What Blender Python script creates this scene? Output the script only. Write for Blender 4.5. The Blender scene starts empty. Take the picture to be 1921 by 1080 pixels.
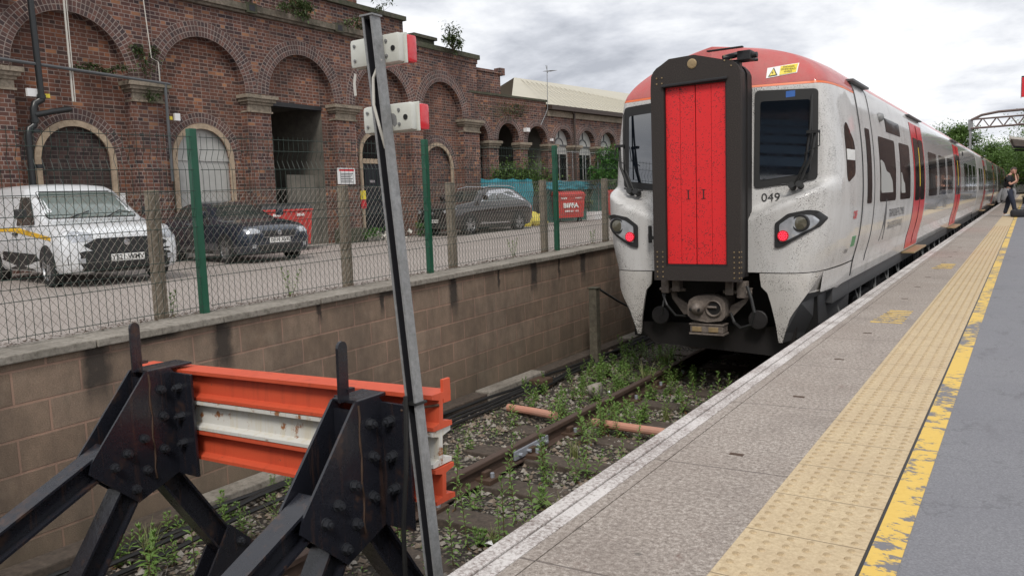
import bpy, bmesh, math, random
from mathutils import Vector, Matrix
from mathutils.bvhtree import BVHTree
PI=math.pi; R=random.Random(7)
sc=bpy.context.scene; C=sc.collection
# ------------------------------------------------------------------ helpers
class MB:
    def __init__(s): s.v=[]; s.f=[]; s.uv=None; s.sm=False
    def add(s,vs,fs):
        b=len(s.v); s.v+= [tuple(v) for v in vs]; s.f+=[tuple(i+b for i in f) for f in fs]; return s
    def box(s,x0,y0,z0,x1,y1,z1,b=0):
        if x0>x1:x0,x1=x1,x0
        if y0>y1:y0,y1=y1,y0
        if z0>z1:z0,z1=z1,z0
        if b<=0:
            return s.add([(x0,y0,z0),(x1,y0,z0),(x1,y1,z0),(x0,y1,z0),(x0,y0,z1),(x1,y0,z1),(x1,y1,z1),(x0,y1,z1)],
              [(0,3,2,1),(4,5,6,7),(0,1,5,4),(1,2,6,5),(2,3,7,6),(3,0,4,7)])
        bm=bmesh.new(); bmesh.ops.create_cube(bm,size=1)
        for v in bm.verts: v.co=Vector(((x0+x1)/2+v.co.x*(x1-x0),(y0+y1)/2+v.co.y*(y1-y0),(z0+z1)/2+v.co.z*(z1-z0)))
        bmesh.ops.bevel(bm,geom=bm.edges[:],offset=b,segments=2,affect='EDGES',profile=.6)
        return s.addbm(bm)
    def addbm(s,bm):
        bm.verts.index_update(); s.add([v.co[:] for v in bm.verts],[[v.index for v in f.verts] for f in bm.faces]); bm.free(); return s
    def obox(s,M,sx,sy,sz,b=0):
        t=MB().box(-sx/2,-sy/2,-sz/2,sx/2,sy/2,sz/2,b); return s.add([M@Vector(v) for v in t.v],t.f)
    def cyl(s,p0,p1,r0,r1=None,n=10,caps=True):
        p0=Vector(p0);p1=Vector(p1); r1=r0 if r1 is None else r1
        d=(p1-p0); 
        if d.length<1e-6: return s
        d.normalize(); a=Vector((0,0,1)) if abs(d.z)<.9 else Vector((1,0,0)); u=d.cross(a).normalized(); w=d.cross(u)
        vs=[]
        for p,r in ((p0,r0),(p1,r1)):
            for i in range(n):
                t=2*PI*i/n; vs.append(p+u*r*math.cos(t)+w*r*math.sin(t))
        fs=[(i,(i+1)%n,n+(i+1)%n,n+i) for i in range(n)]
        if caps: fs+=[tuple(range(n-1,-1,-1)),tuple(range(n,2*n))]
        return s.add(vs,fs)
    def tube(s,pts,r,n=8):
        pts=[Vector(p) for p in pts]; vs=[];fs=[]; m=len(pts)
        pu=None
        for k,p in enumerate(pts):
            d=(pts[min(k+1,m-1)]-pts[max(k-1,0)]).normalized()
            if pu is None: pu=d.cross(Vector((0,0,1)) if abs(d.z)<.9 else Vector((1,0,0)))
            u=(pu-d*pu.dot(d)).normalized(); pu=u; w=d.cross(u); rr=r[k] if isinstance(r,(list,tuple)) else r
            for i in range(n):
                t=2*PI*i/n; vs.append(p+u*rr*math.cos(t)+w*rr*math.sin(t))
        for k in range(m-1):
            for i in range(n):
                fs.append((k*n+i,k*n+(i+1)%n,(k+1)*n+(i+1)%n,(k+1)*n+i))
        fs+=[tuple(range(n-1,-1,-1)),tuple(range((m-1)*n,m*n))]
        return s.add(vs,fs)
    def prism(s,poly,to3,d):   # poly 2d, to3(u,v)->Vector, d extrude Vector
        d=Vector(d); a=[Vector(to3(u,v)) for u,v in poly]; n=len(a)
        return s.add(a+[p+d for p in a],[tuple(range(n-1,-1,-1)),tuple(range(n,2*n))]+[(i,(i+1)%n,n+(i+1)%n,n+i) for i in range(n)])
    def lathe(s,prof,c,axis,n=24,cap=False):  # prof (r,h) along axis
        c=Vector(c); ax=Vector(axis).normalized(); a=Vector((0,0,1)) if abs(ax.z)<.9 else Vector((1,0,0)); u=ax.cross(a).normalized(); w=ax.cross(u)
        vs=[];fs=[];m=len(prof)
        for r,h in prof:
            for i in range(n):
                t=2*PI*i/n; vs.append(c+ax*h+u*r*math.cos(t)+w*r*math.sin(t))
        for k in range(m-1):
            for i in range(n): fs.append((k*n+i,k*n+(i+1)%n,(k+1)*n+(i+1)%n,(k+1)*n+i))
        if cap and prof[0][0]>1e-4: fs.append(tuple(range(n-1,-1,-1)))
        if cap and prof[-1][0]>1e-4: fs.append(tuple(range((m-1)*n,m*n)))
        return s.add(vs,fs)
    def quad(s,a,b,c,d): return s.add([a,b,c,d],[(0,1,2,3)])
    def mirx(s,cx=0):
        n=len(s.v); t=[(2*cx-x,y,z) for x,y,z in s.v]; f=[tuple(reversed(q)) for q in s.f]
        return s.add(t,f)
WO={}
def mkmesh(name,mb,mat,off=Vector((0,0,0)),smooth=None):
    me=bpy.data.meshes.new(name); o=off
    me.from_pydata([(v[0]-o[0],v[1]-o[1],v[2]-o[2]) for v in mb.v],[],mb.f)
    if mb.uv:
        ul=me.uv_layers.new(name='UVMap'); 
        for p in me.polygons:
            for li in p.loop_indices: ul.data[li].uv=mb.uv[me.loops[li].vertex_index]
    for m in (mat if isinstance(mat,(list,tuple)) else [mat]): me.materials.append(m)
    if smooth:
        bm=bmesh.new(); bm.from_mesh(me); bmesh.ops.recalc_face_normals(bm,faces=bm.faces); 
        for f in bm.faces: f.smooth=True
        a=math.radians(smooth if smooth is not True else 35)
        for e in bm.edges:
            if len(e.link_faces)==2 and e.calc_face_angle(0)>a: e.smooth=False
        bm.to_mesh(me); bm.free()
    me.update(); return me
def tag(o,label,cat,group=None):
    o['label']=label; o['category']=cat
    if group: o['group']=group
    return o
def thing(name,label,cat,loc=(0,0,0),group=None,rz=0):
    o=bpy.data.objects.new(name,None); C.objects.link(o); o.location=loc; o.rotation_euler=(0,0,rz); o.empty_display_size=.2
    WO[o.name]=Vector(loc); return tag(o,label,cat,group)
def comps(mb):
    par=list(range(len(mb.v)))
    def fd(a):
        while par[a]!=a: par[a]=par[par[a]]; a=par[a]
        return a
    for f in mb.f:
        for q in f[1:]: par[fd(q)]=fd(f[0])
    gr={}
    for f in mb.f: gr.setdefault(fd(f[0]),[]).append(f)
    out=[]
    for fs in gr.values():
        ix={};n=MB()
        for f in fs:
            for q in f:
                if q not in ix: ix[q]=len(n.v); n.v.append(mb.v[q])
        n.f=[tuple(ix[q] for q in f) for f in fs]; out.append(n)
    return out
SPLIT={'wiper','underfloor_equipment','jaw','web_channel','spring','flange_plate','bogie_frame','upright','step_tread','column','truss','beam','bench_leg','wall_lamp','pane','door_seal','badge_ring','hinge_block','lower_side_panel','pipework','cab_shell','orange_band','roof_fairing','rain_strip','bracket','air_hose','jersey_sleeve','foot_gusset','alarm_box','junction_box','door_panel','side_handle','wiper_blade','upright_lug','rivet'}
def part(name,mb,mat,parent,smooth=None,local=False,label=None):
    if name in SPLIT and not mb.uv:
        o=None
        for c_ in comps(mb): o=part_(name,c_,mat,parent,smooth,local,label)
        return o
    return part_(name,mb,mat,parent,smooth,local,label)
def part_(name,mb,mat,parent,smooth=None,local=False,label=None):
    off=Vector((0,0,0)) if local else WO[parent.name]
    o=bpy.data.objects.new(name,mkmesh(name,mb,mat,off,smooth)); C.objects.link(o); o.parent=parent; WO[o.name]=WO[parent.name]
    if label: o['label']=label
    return o
def solo(name,mb,mat,label,cat,loc=(0,0,0),group=None,smooth=None):
    o=bpy.data.objects.new(name,mkmesh(name,mb,mat,Vector(loc),smooth)); C.objects.link(o); o.location=loc; WO[o.name]=Vector(loc)
    return tag(o,label,cat,group)
def struct(name,mb,mat,kind='structure',smooth=None):
    o=bpy.data.objects.new(name,mkmesh(name,mb,mat,smooth=smooth)); C.objects.link(o); o['kind']=kind; return o
def copy_thing(o,loc=None,rz=None,label=None,group=None,scale=None):
    def cp(a,par):
        c=a.copy(); C.objects.link(c); WO[c.name]=WO.get(a.name,Vector((0,0,0)))
        if par: c.parent=par
        for ch in list(a.children): cp(ch,c)
        return c
    r=cp(o,None)
    if loc is not None: r.location=loc
    if rz is not None: r.rotation_euler=(0,0,rz)
    if scale: r.scale=(scale,)*3
    if label: r['label']=label
    if group: r['group']=group
    return r
def textmb(s,size,M,ext=.002,bold=0,align='CENTER',font=None):
    cu=bpy.data.curves.new('t','FONT'); cu.body=s; cu.size=size; cu.extrude=ext; cu.align_x=align; cu.align_y='CENTER'; cu.offset=bold; cu.resolution_u=3
    o=bpy.data.objects.new('t',cu); C.objects.link(o); bpy.context.view_layer.update()
    me=bpy.data.meshes.new_from_object(o.evaluated_get(bpy.context.evaluated_depsgraph_get()))
    mb=MB().add([M@v.co for v in me.vertices],[tuple(p.vertices) for p in me.polygons])
    bpy.data.objects.remove(o); bpy.data.curves.remove(cu); bpy.data.meshes.remove(me); return mb
def smst(a,b,x):
    t=min(1,max(0,(x-a)/(b-a))); return t*t*(3-2*t)
def interp(tab,x):
    if x<=tab[0][0]: return tab[0][1]
    for (a,b),(c,d) in zip(tab,tab[1:]):
        if x<=c: return b+(d-b)*(x-a)/(c-a)
    return tab[-1][1]
def tree_of(mb): return BVHTree.FromPolygons([Vector(v) for v in mb.v],mb.f)
def rounded(u0,v0,u1,v1,r,n=4):
    p=[]
    for cx,cy,a0 in ((u1-r,v1-r,0),(u0+r,v1-r,90),(u0+r,v0+r,180),(u1-r,v0+r,270)):
        for i in range(n+1):
            a=math.radians(a0+90*i/n); p.append((cx+r*math.cos(a),cy+r*math.sin(a)))
    return p
def roundpoly(pts,r,n=3):
    out=[];m=len(pts)
    for i in range(m):
        p=Vector(pts[i]);a=Vector(pts[i-1]);b=Vector(pts[(i+1)%m])
        d1=(a-p);d2=(b-p);q=min(r,d1.length*.45,d2.length*.45); s=p+d1.normalized()*q; e=p+d2.normalized()*q
        for k in range(n+1):
            t=k/n; out.append(tuple(s*(1-t)**2+p*2*t*(1-t)+e*t*t))
    return out
def decal(tree,poly,to3,d,off=.006,rings=6,seg=.08,inner=None,thick=.0):
    """a skin patch cut to outline poly, laid over the surface that tree describes; inner= scale for a ring shape"""
    d=Vector(d).normalized(); P=[]
    m=len(poly)
    for i in range(m):
        a=Vector(poly[i]);b=Vector(poly[(i+1)%m]); k=max(1,int((b-a).length/seg))
        for j in range(k): P.append(a+(b-a)*j/k)
    c=sum(P,Vector((0,0)))/len(P); n=len(P); vs=[];fs=[]
    s0=inner if inner else 0
    def cast(q):
        o=Vector(to3(q.x,q.y)); h=tree.ray_cast(o,d)
        if h[0] is None: h=tree.find_nearest(o); return h[0]-d*off
        return h[0]-d*off
    rr=rings
    for k in range(rr+1):
        s=1-(1-s0)*k/rr
        if s<1e-6: break
        for p in P: vs.append(cast(c+(p-c)*s))
    L=len(vs)//n
    for k in range(L-1):
        for i in range(n): fs.append((k*n+i,k*n+(i+1)%n,(k+1)*n+(i+1)%n,(k+1)*n+i))
    if not inner:
        vs.append(cast(c)); ci=len(vs)-1
        for i in range(n): fs.append(((L-1)*n+i,(L-1)*n+(i+1)%n,ci))
    b=len(vs)     # rim going into the surface
    for i in range(n): vs.append(vs[i]+d*(off+.01))
    for i in range(n): fs.append((i,b+i,b+(i+1)%n,(i+1)%n))
    return MB().add(vs,fs)
# ------------------------------------------------------------------ materials
def nm(name):
    m=bpy.data.materials.new(name); m.use_nodes=True; nt=m.node_tree; nt.nodes.clear()
    return m,nt
class G:
    def __init__(s,name):
        s.m,s.t=nm(name); s.out=s.n('ShaderNodeOutputMaterial'); s.b=s.n('ShaderNodeBsdfPrincipled'); s.l(s.b.outputs[0],s.out.inputs[0])
    def n(s,t,**k):
        x=s.t.nodes.new(t)
        for a,v in k.items():
            if hasattr(x,a): setattr(x,a,v)
            else: x.inputs[a.replace('_',' ')].default_value=v
        return x
    def l(s,a,b): s.t.links.new(a,b)
    def co(s,kind='Object'): return s.n('ShaderNodeTexCoord').outputs[kind]
    def map(s,vec,scale=(1,1,1),loc=(0,0,0),rot=(0,0,0)):
        m=s.n('ShaderNodeMapping'); m.inputs['Scale'].default_value=scale; m.inputs['Location'].default_value=loc; m.inputs['Rotation'].default_value=rot; s.l(vec,m.inputs[0]); return m.outputs[0]
    def noise(s,vec,scale,detail=4,rough=.6,out='Fac',dist=0):
        n=s.n('ShaderNodeTexNoise'); n.inputs['Scale'].default_value=scale; n.inputs['Detail'].default_value=detail; n.inputs['Roughness'].default_value=rough; n.inputs['Distortion'].default_value=dist
        s.l(vec,n.inputs['Vector']); return n.outputs[out]
    def voro(s,vec,scale,out='Distance',feature='F1'):
        n=s.n('ShaderNodeTexVoronoi'); n.feature=feature; n.inputs['Scale'].default_value=scale; s.l(vec,n.inputs['Vector']); return n.outputs[out]
    def ramp(s,fac,stops,interp='LINEAR'):
        r=s.n('ShaderNodeValToRGB'); e=r.color_ramp.elements; r.color_ramp.interpolation=interp
        while len(e)>1: e.remove(e[-1])
        e[0].position=stops[0][0]; e[0].color=c4(stops[0][1])
        for p,c in stops[1:]:
            x=e.new(p); x.color=c4(c)
        s.l(fac,r.inputs[0]); return r.outputs[0]
    def mix(s,f,a,b,mode='MIX'):
        m=s.n('ShaderNodeMix'); m.data_type='RGBA'; m.blend_type=mode
        for i,x in ((0,f),(6,a),(7,b)):
            if hasattr(x,'links'): s.l(x,m.inputs[i])
            else: m.inputs[i].default_value=x if i==0 else c4(x)
        return m.outputs[2]
    def math(s,op,a,b=None,c=None):
        m=s.n('ShaderNodeMath'); m.operation=op
        for i,x in enumerate((a,b,c)):
            if x is None: continue
            if hasattr(x,'links'): s.l(x,m.inputs[i])
            else: m.inputs[i].default_value=x
        return m.outputs[0]
    def sep(s,v):
        n=s.n('ShaderNodeSeparateXYZ'); s.l(v,n.inputs[0]); return n.outputs
    def comb(s,x=0,y=0,z=0):
        n=s.n('ShaderNodeCombineXYZ')
        for i,q in enumerate((x,y,z)):
            if hasattr(q,'links'): s.l(q,n.inputs[i])
            else: n.inputs[i].default_value=q
        return n.outputs[0]
    def bump(s,h,strength=.4,dist=.01):
        n=s.n('ShaderNodeBump'); n.inputs['Strength'].default_value=strength; n.inputs['Distance'].default_value=dist; s.l(h,n.inputs['Height']); s.l(n.outputs[0],s.b.inputs['Normal']); return n
    def set(s,color=None,rough=None,metal=None,coat=None,spec=None,**k):
        for nme,v in (('Base Color',color),('Roughness',rough),('Metallic',metal),('Coat Weight',coat),('Specular IOR Level',spec)):
            if v is None: continue
            i=s.b.inputs[nme]
            if hasattr(v,'links'): s.l(v,i)
            else: i.default_value=c4(v) if nme=='Base Color' else v
        for a,v in k.items(): s.b.inputs[a.replace('_',' ')].default_value=v
        return s.m
def c4(c): return tuple(c)+(1,) if len(c)==3 else tuple(c)
def plain(name,col,rough=.5,metal=0,var=.12,scale=6,coat=0,bump=0,spec=.5,dirt=None):
    g=G(name); co=g.co(); n=g.noise(co,scale,5,.65)
    c=g.mix(n,[x*(1-var) for x in col],[min(1,x*(1+var)) for x in col])
    if dirt:
        d=g.ramp(g.noise(co,scale*.6,6,.7),[(.45,(0,0,0)),(.7,(1,1,1))]); c=g.mix(g.math('MULTIPLY',d,dirt[1]),c,dirt[0])
    if bump: g.bump(g.noise(co,scale*8,4,.6),bump,.004)
    return g.set(color=c,rough=g.math('ADD',g.math('MULTIPLY',n,.2),rough-.1),metal=metal,coat=coat,spec=spec)
def brickmat(name,cols,mortar,bw=.235,bh=.0885,mw=.009,uv=False,offs=.5,dirt=.5,freq=2):
    g=G(name)
    if uv: v=g.co('UV')
    else:
        x,y,z=g.sep(g.co()); v=g.comb(g.math('ADD',x,y),z,0)
    b=g.n('ShaderNodeTexBrick'); b.offset=offs; b.offset_frequency=2; b.squash=.55 if freq==2 else 1; b.squash_frequency=2
    g.l(v,b.inputs['Vector']); b.inputs['Color1'].default_value=(0,0,0,1); b.inputs['Color2'].default_value=(1,1,1,1); b.inputs['Mortar'].default_value=(.5,.5,.5,1)
    b.inputs['Scale'].default_value=1; b.inputs['Mortar Size'].default_value=mw; b.inputs['Mortar Smooth'].default_value=.2; b.inputs['Brick Width'].default_value=bw; b.inputs['Row Height'].default_value=bh
    col=g.ramp(b.outputs['Color'],cols)
    n=g.noise(g.co(),1.1,6,.65); n2=g.noise(g.co(),30,3,.6)
    col=g.mix(.35,col,g.mix(n2,(.4,.4,.4),(.6,.6,.6)),'OVERLAY')
    mc=g.mix(g.noise(g.co(),2.3,4,.6),[q*.55 for q in mortar],mortar)
    # mortar shows strongly only in places
    col=g.mix(b.outputs['Fac'],col,mc)
    d=g.ramp(n,[(.40,(0,0,0)),(.62,(1,1,1))]); lw=g.noise(g.map(g.co(),(1,1,1),(9,3,2)),.55,5,.6); col=g.mix(.55,col,g.mix(g.ramp(lw,[(.35,(0,0,0)),(.65,(1,1,1))]),(.33,.33,.35),(.66,.62,.58)),'OVERLAY'); ef=g.ramp(g.noise(g.map(g.co(),(1,1,.8),(2,8,5)),2.6,7,.7),[(.6,(0,0,0)),(.78,(1,1,1))]); col=g.mix(g.math('MULTIPLY',ef,.22),col,(.34,.28,.25))
    sx=g.noise(g.map(g.co(),(2.2,2.2,.25)),1.6,5,.6); d2=g.ramp(sx,[(.5,(0,0,0)),(.75,(1,1,1))])
    col=g.mix(g.math('MULTIPLY',d,dirt),col,(.035,.026,.022)); col=g.mix(g.math('MULTIPLY',d2,dirt*.8),col,(.03,.024,.02))
    h=g.math('SUBTRACT',g.math('MULTIPLY',n2,.25),b.outputs['Fac']); g.bump(h,.6,.012)
    return g.set(color=col,rough=.88)
BC=[(0,(.035,.023,.026)),(.18,(.075,.035,.033)),(.4,(.13,.055,.04)),(.62,(.175,.072,.048)),(.8,(.10,.047,.04)),(.92,(.24,.105,.062)),(1,(.34,.165,.085))]
BR=[(0,(.06,.035,.03)),(.3,(.12,.05,.035)),(.6,(.19,.075,.045)),(.85,(.15,.06,.04)),(.95,(.28,.11,.055)),(1,(.42,.2,.1))]
M={}
M['brick']=brickmat('dark_brick',BC,(.36,.29,.26),dirt=.4)
M['brick_panel']=brickmat('warm_brick',BR,(.38,.3,.26),dirt=.35)
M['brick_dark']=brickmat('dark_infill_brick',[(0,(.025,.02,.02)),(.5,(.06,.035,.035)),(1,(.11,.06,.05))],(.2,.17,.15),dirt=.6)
M['arch']=brickmat('arch_brick',[(0,(.05,.035,.038)),(.5,(.1,.055,.05)),(1,(.16,.075,.06))],(.36,.3,.27),bw=.092,bh=.125,mw=.01,uv=True,offs=0,dirt=.25,freq=1)
def blockwall():
    g=G('concrete_block'); x,y,z=g.sep(g.co()); z=g.math('SUBTRACT',z,1.2); zz=g.math('SUBTRACT',z,g.math('MULTIPLY',y,.017)); v=g.comb(y,zz,0)
    b=g.n('ShaderNodeTexBrick'); b.offset=.5; g.l(v,b.inputs['Vector']); b.inputs['Color1'].default_value=(0,0,0,1); b.inputs['Color2'].default_value=(1,1,1,1)
    b.inputs['Scale'].default_value=1; b.inputs['Mortar Size'].default_value=.009; b.inputs['Mortar Smooth'].default_value=.25; b.inputs['Brick Width'].default_value=.44; b.inputs['Row Height'].default_value=.222
    base=g.ramp(b.outputs['Color'],[(0,(.215,.152,.108)),(.5,(.245,.176,.127)),(1,(.275,.20,.147))])
    n=g.noise(g.co(),120,3,.7); n3=g.noise(g.co(),9,4,.6); base=g.mix(.85,base,g.mix(n,(.12,.12,.12),(.88,.88,.88)),'OVERLAY'); base=g.mix(.6,base,g.mix(n3,(.25,.25,.25),(.75,.75,.75)),'OVERLAY')
    col=g.mix(g.math('MULTIPLY',b.outputs['Fac'],.85),base,(.40,.25,.185))
    # dark runs under the coping joints (stains with a shape of their own)
    st=None
    for yy,w,dep in ((2.97,.17,.5),(4.01,.16,.55),(5.06,.06,.25),(7.08,.14,.55),(8.83,.16,.5),(10.2,.16,.5),(6.0,.3,.12),(3.45,.35,.1),(5.9,.05,.3),(8.0,.06,.35),(9.5,.06,.4)):
        a=g.math('SUBTRACT',1,g.math('DIVIDE',g.math('ABSOLUTE',g.math('SUBTRACT',g.math('ADD',y,g.math('MULTIPLY',g.math('SUBTRACT',n3,.5),.1)),yy)),w/1.5))
        a=g.ramp(a,[(0,(0,0,0)),(.5,(1,1,1))]); t=g.math('SUBTRACT',1,g.math('DIVIDE',g.math('SUBTRACT',.31,zz),dep)); t=g.ramp(g.math('ADD',t,g.math('MULTIPLY',g.math('SUBTRACT',n3,.5),.6)),[(0.05,(0,0,0)),(.45,(1,1,1))])
        q=g.math('MULTIPLY',a,t); st=q if st is None else g.math('MAXIMUM',st,q)
    col=g.mix(g.math('MULTIPLY',st,.88),col,(.018,.016,.016))
    # broad grime and a darker olive tint towards the foot
    gr=g.ramp(g.noise(g.map(g.co(),(1,1,.35)),2.1,8,.72),[(.42,(0,0,0)),(.66,(1,1,1))]); col=g.mix(g.math('MULTIPLY',gr,.62),col,(.07,.056,.045)); lt=g.ramp(g.noise(g.map(g.co(),(1,1,1),(4,2,7)),3.3,7,.7),[(.55,(0,0,0)),(.75,(1,1,1))]); col=g.mix(g.math('MULTIPLY',lt,.35),col,(.36,.29,.22))
    lo=g.math('MULTIPLY',g.ramp(zz,[(0,(1,1,1)),(1,(0,0,0))]),1); low=g.n('ShaderNodeMapRange'); low.inputs[1].default_value=-1.1; low.inputs[2].default_value=-.55; low.inputs[3].default_value=1; low.inputs[4].default_value=0; g.l(zz,low.inputs[0])
    col=g.mix(g.math('MULTIPLY',g.math('MULTIPLY',low.outputs[0],n3),.8),col,(.06,.058,.035))
    g.bump(g.math('SUBTRACT',g.math('ADD',g.math('MULTIPLY',n,.7),g.math('MULTIPLY',n3,.3)),g.math('MULTIPLY',b.outputs['Fac'],1.5)),.7,.01)
    return g.set(color=col,rough=.93)
M['block']=blockwall()
def speck(name,cols,sc_=60,rough=.9,bump=.5,big=1.2,bigcol=(.08,.07,.06),bigamt=.4,dist=.006):
    g=G(name); co=g.co(); n=g.noise(co,sc_,5,.75); c=g.ramp(n,cols); b=g.ramp(g.noise(co,big,6,.65),[(.42,(0,0,0)),(.75,(1,1,1))])
    c=g.mix(g.math('MULTIPLY',b,bigamt),c,bigcol); g.bump(n,bump,dist); return g.set(color=c,rough=rough)
M['coping']=speck('coping_stone',[(.3,(.12,.105,.085)),(.5,(.27,.245,.21)),(.7,(.34,.31,.27))],25,big=2.5,bigcol=(.07,.06,.045),bigamt=.65)
M['sandstone']=speck('weathered_sandstone',[(.3,(.12,.1,.075)),(.5,(.26,.215,.165)),(.7,(.34,.29,.23))],14,big=1.5,bigcol=(.06,.06,.038),bigamt=.7)
M['cornice']=speck('grimy_cornice_stone',[(.3,(.07,.06,.045)),(.5,(.17,.14,.11)),(.7,(.26,.22,.18))],7,big=1.5,bigcol=(.035,.04,.022),bigamt=.8)
M['buffstone']=speck('buff_stone_surround',[(.3,(.27,.2,.14)),(.5,(.4,.31,.22)),(.7,(.48,.38,.28))],12,big=2,bigamt=.3)
M['mossstone']=speck('mossy_stone',[(.3,(.03,.035,.02)),(.6,(.09,.08,.06)),(.8,(.14,.12,.09))],9,big=1.2,bigcol=(.04,.06,.02),bigamt=.6)
M['carpark']=speck('gravelled_tarmac',[(.3,(.17,.145,.13)),(.5,(.32,.28,.255)),(.72,(.43,.385,.35))],45,big=.35,bigcol=(.22,.19,.17),bigamt=.6,dist=.01)
M['render']=speck('grey_render',[(.3,(.1,.095,.08)),(.6,(.17,.155,.13))],5,big=.8,bigcol=(.05,.048,.045),bigamt=.7)
M['renderlight']=speck('stained_render_sheet',[(.3,(.16,.15,.13)),(.6,(.24,.225,.2))],4,big=1,bigcol=(.09,.085,.07),bigamt=.6)
M['concpost']=speck('concrete_post',[(.3,(.11,.09,.065)),(.5,(.22,.18,.135)),(.7,(.3,.26,.2))],35,big=5,bigcol=(.09,.075,.05),bigamt=.5)
M['greypost']=speck('grey_weathered_timber_post',[(.3,(.06,.05,.035)),(.6,(.13,.115,.085)),(.8,(.2,.18,.14))],14,big=3,bigamt=.4)
M['wood']=speck('weathered_sleeper',[(.3,(.035,.026,.02)),(.6,(.09,.068,.052)),(.8,(.15,.12,.095))],20,big=4,bigamt=.3)
def ballast():
    g=G('ballast_bed'); co=g.co(); v=g.voro(co,26); cc=g.voro(co,26,'Color'); n=g.noise(co,1.3,5,.6); s=g.sep(cc)
    c=g.ramp(s[0],[(0,(.11,.09,.072)),(.5,(.2,.17,.138)),(1,(.3,.265,.22))]); c=g.mix(g.ramp(n,[(.45,(0,0,0)),(.65,(1,1,1))]),c,(.12,.088,.06)); c=g.mix(g.ramp(v,[(.25,(0,0,0)),(.5,(1,1,1))]),c,(.03,.024,.018))
    g.bump(g.math('SUBTRACT',1,v),1,.03); return g.set(color=c,rough=.95)
M['ballast']=ballast()
M['stone_a']=speck('ballast_stone_grey',[(.3,(.2,.18,.155)),(.6,(.34,.31,.27))],20,bump=.3)
M['stone_b']=speck('ballast_stone_brown',[(.3,(.14,.108,.08)),(.6,(.25,.195,.148))],20,bump=.3)
def slab():
    g=G('platform_slab'); co=g.co(); n=g.noise(co,48,5,.85); n1=g.noise(co,220,2,.6); c=g.ramp(n,[(.34,(.13,.105,.09)),(.5,(.30,.26,.228)),(.64,(.51,.46,.415))]); c=g.mix(.7,c,g.mix(n1,(.1,.1,.1),(.9,.9,.9)),'OVERLAY')
    b=g.ramp(g.noise(co,1.1,6,.65),[(.4,(0,0,0)),(.7,(1,1,1))]); c=g.mix(g.math('MULTIPLY',b,.35),c,(.19,.15,.125))
    x,y,z=g.sep(co)
    # slab joints
    jy=g.math('ABSOLUTE',g.math('SUBTRACT',g.math('FRACT',g.math('ADD',g.math('DIVIDE',g.math('ADD',y,g.math('MULTIPLY',x,-.06)),1.18),.06)),.5)); jn=g.math('GREATER_THAN',g.math('ADD',jy,g.math('MULTIPLY',g.math('SUBTRACT',g.noise(co,25,3,.6),.5),.006)),.4955)
    c=g.mix(g.math('MULTIPLY',jn,.65),c,(.07,.055,.05))
    # rusty and yellow patches of wear
    r=g.ramp(g.noise(g.map(co,(3,1.2,1)),2.3,6,.72),[(.62,(0,0,0)),(.72,(1,1,1))]); c=g.mix(g.math('MULTIPLY',r,.6),c,(.15,.08,.06)); gm=g.ramp(g.voro(co,3.1),[(.03,(1,1,1)),(.045,(0,0,0))]); c=g.mix(g.math('MULTIPLY',gm,.6),c,(.06,.055,.05)); pb=g.ramp(g.noise(g.map(co,(1,.6,1),(5,5,5)),2.6,7,.7),[(.5,(0,0,0)),(.7,(1,1,1))]); c=g.mix(g.math('MULTIPLY',pb,.4),c,(.15,.125,.11))
    g.bump(n,.5,.004); return g.set(color=c,rough=.88)
M['slab']=slab()
def whiteedge():
    g=G('worn_white_edge_paint'); co=g.co(); n=g.noise(co,55,6,.8); n2=g.noise(co,3,4,.6); f=g.ramp(g.math('ADD',g.math('MULTIPLY',n,.75),g.math('MULTIPLY',n2,.3)),[(.44,(0,0,0)),(.56,(1,1,1))])
    c=g.mix(f,(.22,.18,.165),g.mix(n2,(.48,.45,.43),(.64,.61,.59))); g.bump(n,.4,.003); return g.set(color=c,rough=.8)
M['whiteedge']=whiteedge()
M['edgeside']=speck('platform_face_brick',[(.3,(.03,.025,.02)),(.6,(.08,.065,.055))],12)
def tact():
    g=G('buff_tactile_slab'); co=g.co(); x,y,z=g.sep(co); n=g.noise(co,70,4,.7); n2=g.noise(co,2.2,5,.65)
    c=g.ramp(n,[(.3,(.39,.295,.18)),(.55,(.53,.42,.265)),(.75,(.61,.50,.335))]); c=g.mix(g.math('MULTIPLY',g.ramp(n2,[(.4,(0,0,0)),(.75,(1,1,1))]),.5),c,(.42,.32,.21))
    jy=g.math('ABSOLUTE',g.math('SUBTRACT',g.math('FRACT',g.math('DIVIDE',y,.4)),.5)); j=g.math('GREATER_THAN',jy,.492); c=g.mix(g.math('MULTIPLY',j,.8),c,(.15,.11,.07)); pt_=g.ramp(g.noise(co,6,6,.7),[(.6,(0,0,0)),(.72,(1,1,1))]); c=g.mix(g.math('MULTIPLY',pt_,.45),c,(.26,.18,.11))
    zz=g.n('ShaderNodeMapRange'); zz.inputs[1].default_value=.009; zz.inputs[2].default_value=.011; g.l(z,zz.inputs[0]); c=g.mix(g.math('MULTIPLY',zz.outputs[0],g.math('ADD',g.math('MULTIPLY',n2,.7),.25)),c,(.27,.19,.1))
    g.bump(n,.3,.003); return g.set(color=c,rough=.85)
M['tact']=tact()
def yellow():
    g=G('flaking_yellow_line'); co=g.co(); n=g.noise(g.map(co,(1,1.6,1)),11,9,.72); b=g.noise(co,1.1,3,.5)
    f=g.ramp(g.math('ADD',n,g.math('MULTIPLY',g.math('SUBTRACT',b,.5),.5)),[(.43,(0,0,0)),(.47,(1,1,1))],'LINEAR'); c=g.mix(f,(.17,.165,.175),g.mix(g.noise(co,50,3,.6),(.62,.40,.075),(.72,.5,.12)))
    g.bump(f,.35,.003); return g.set(color=c,rough=.65)
M['yellow']=yellow()
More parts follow.
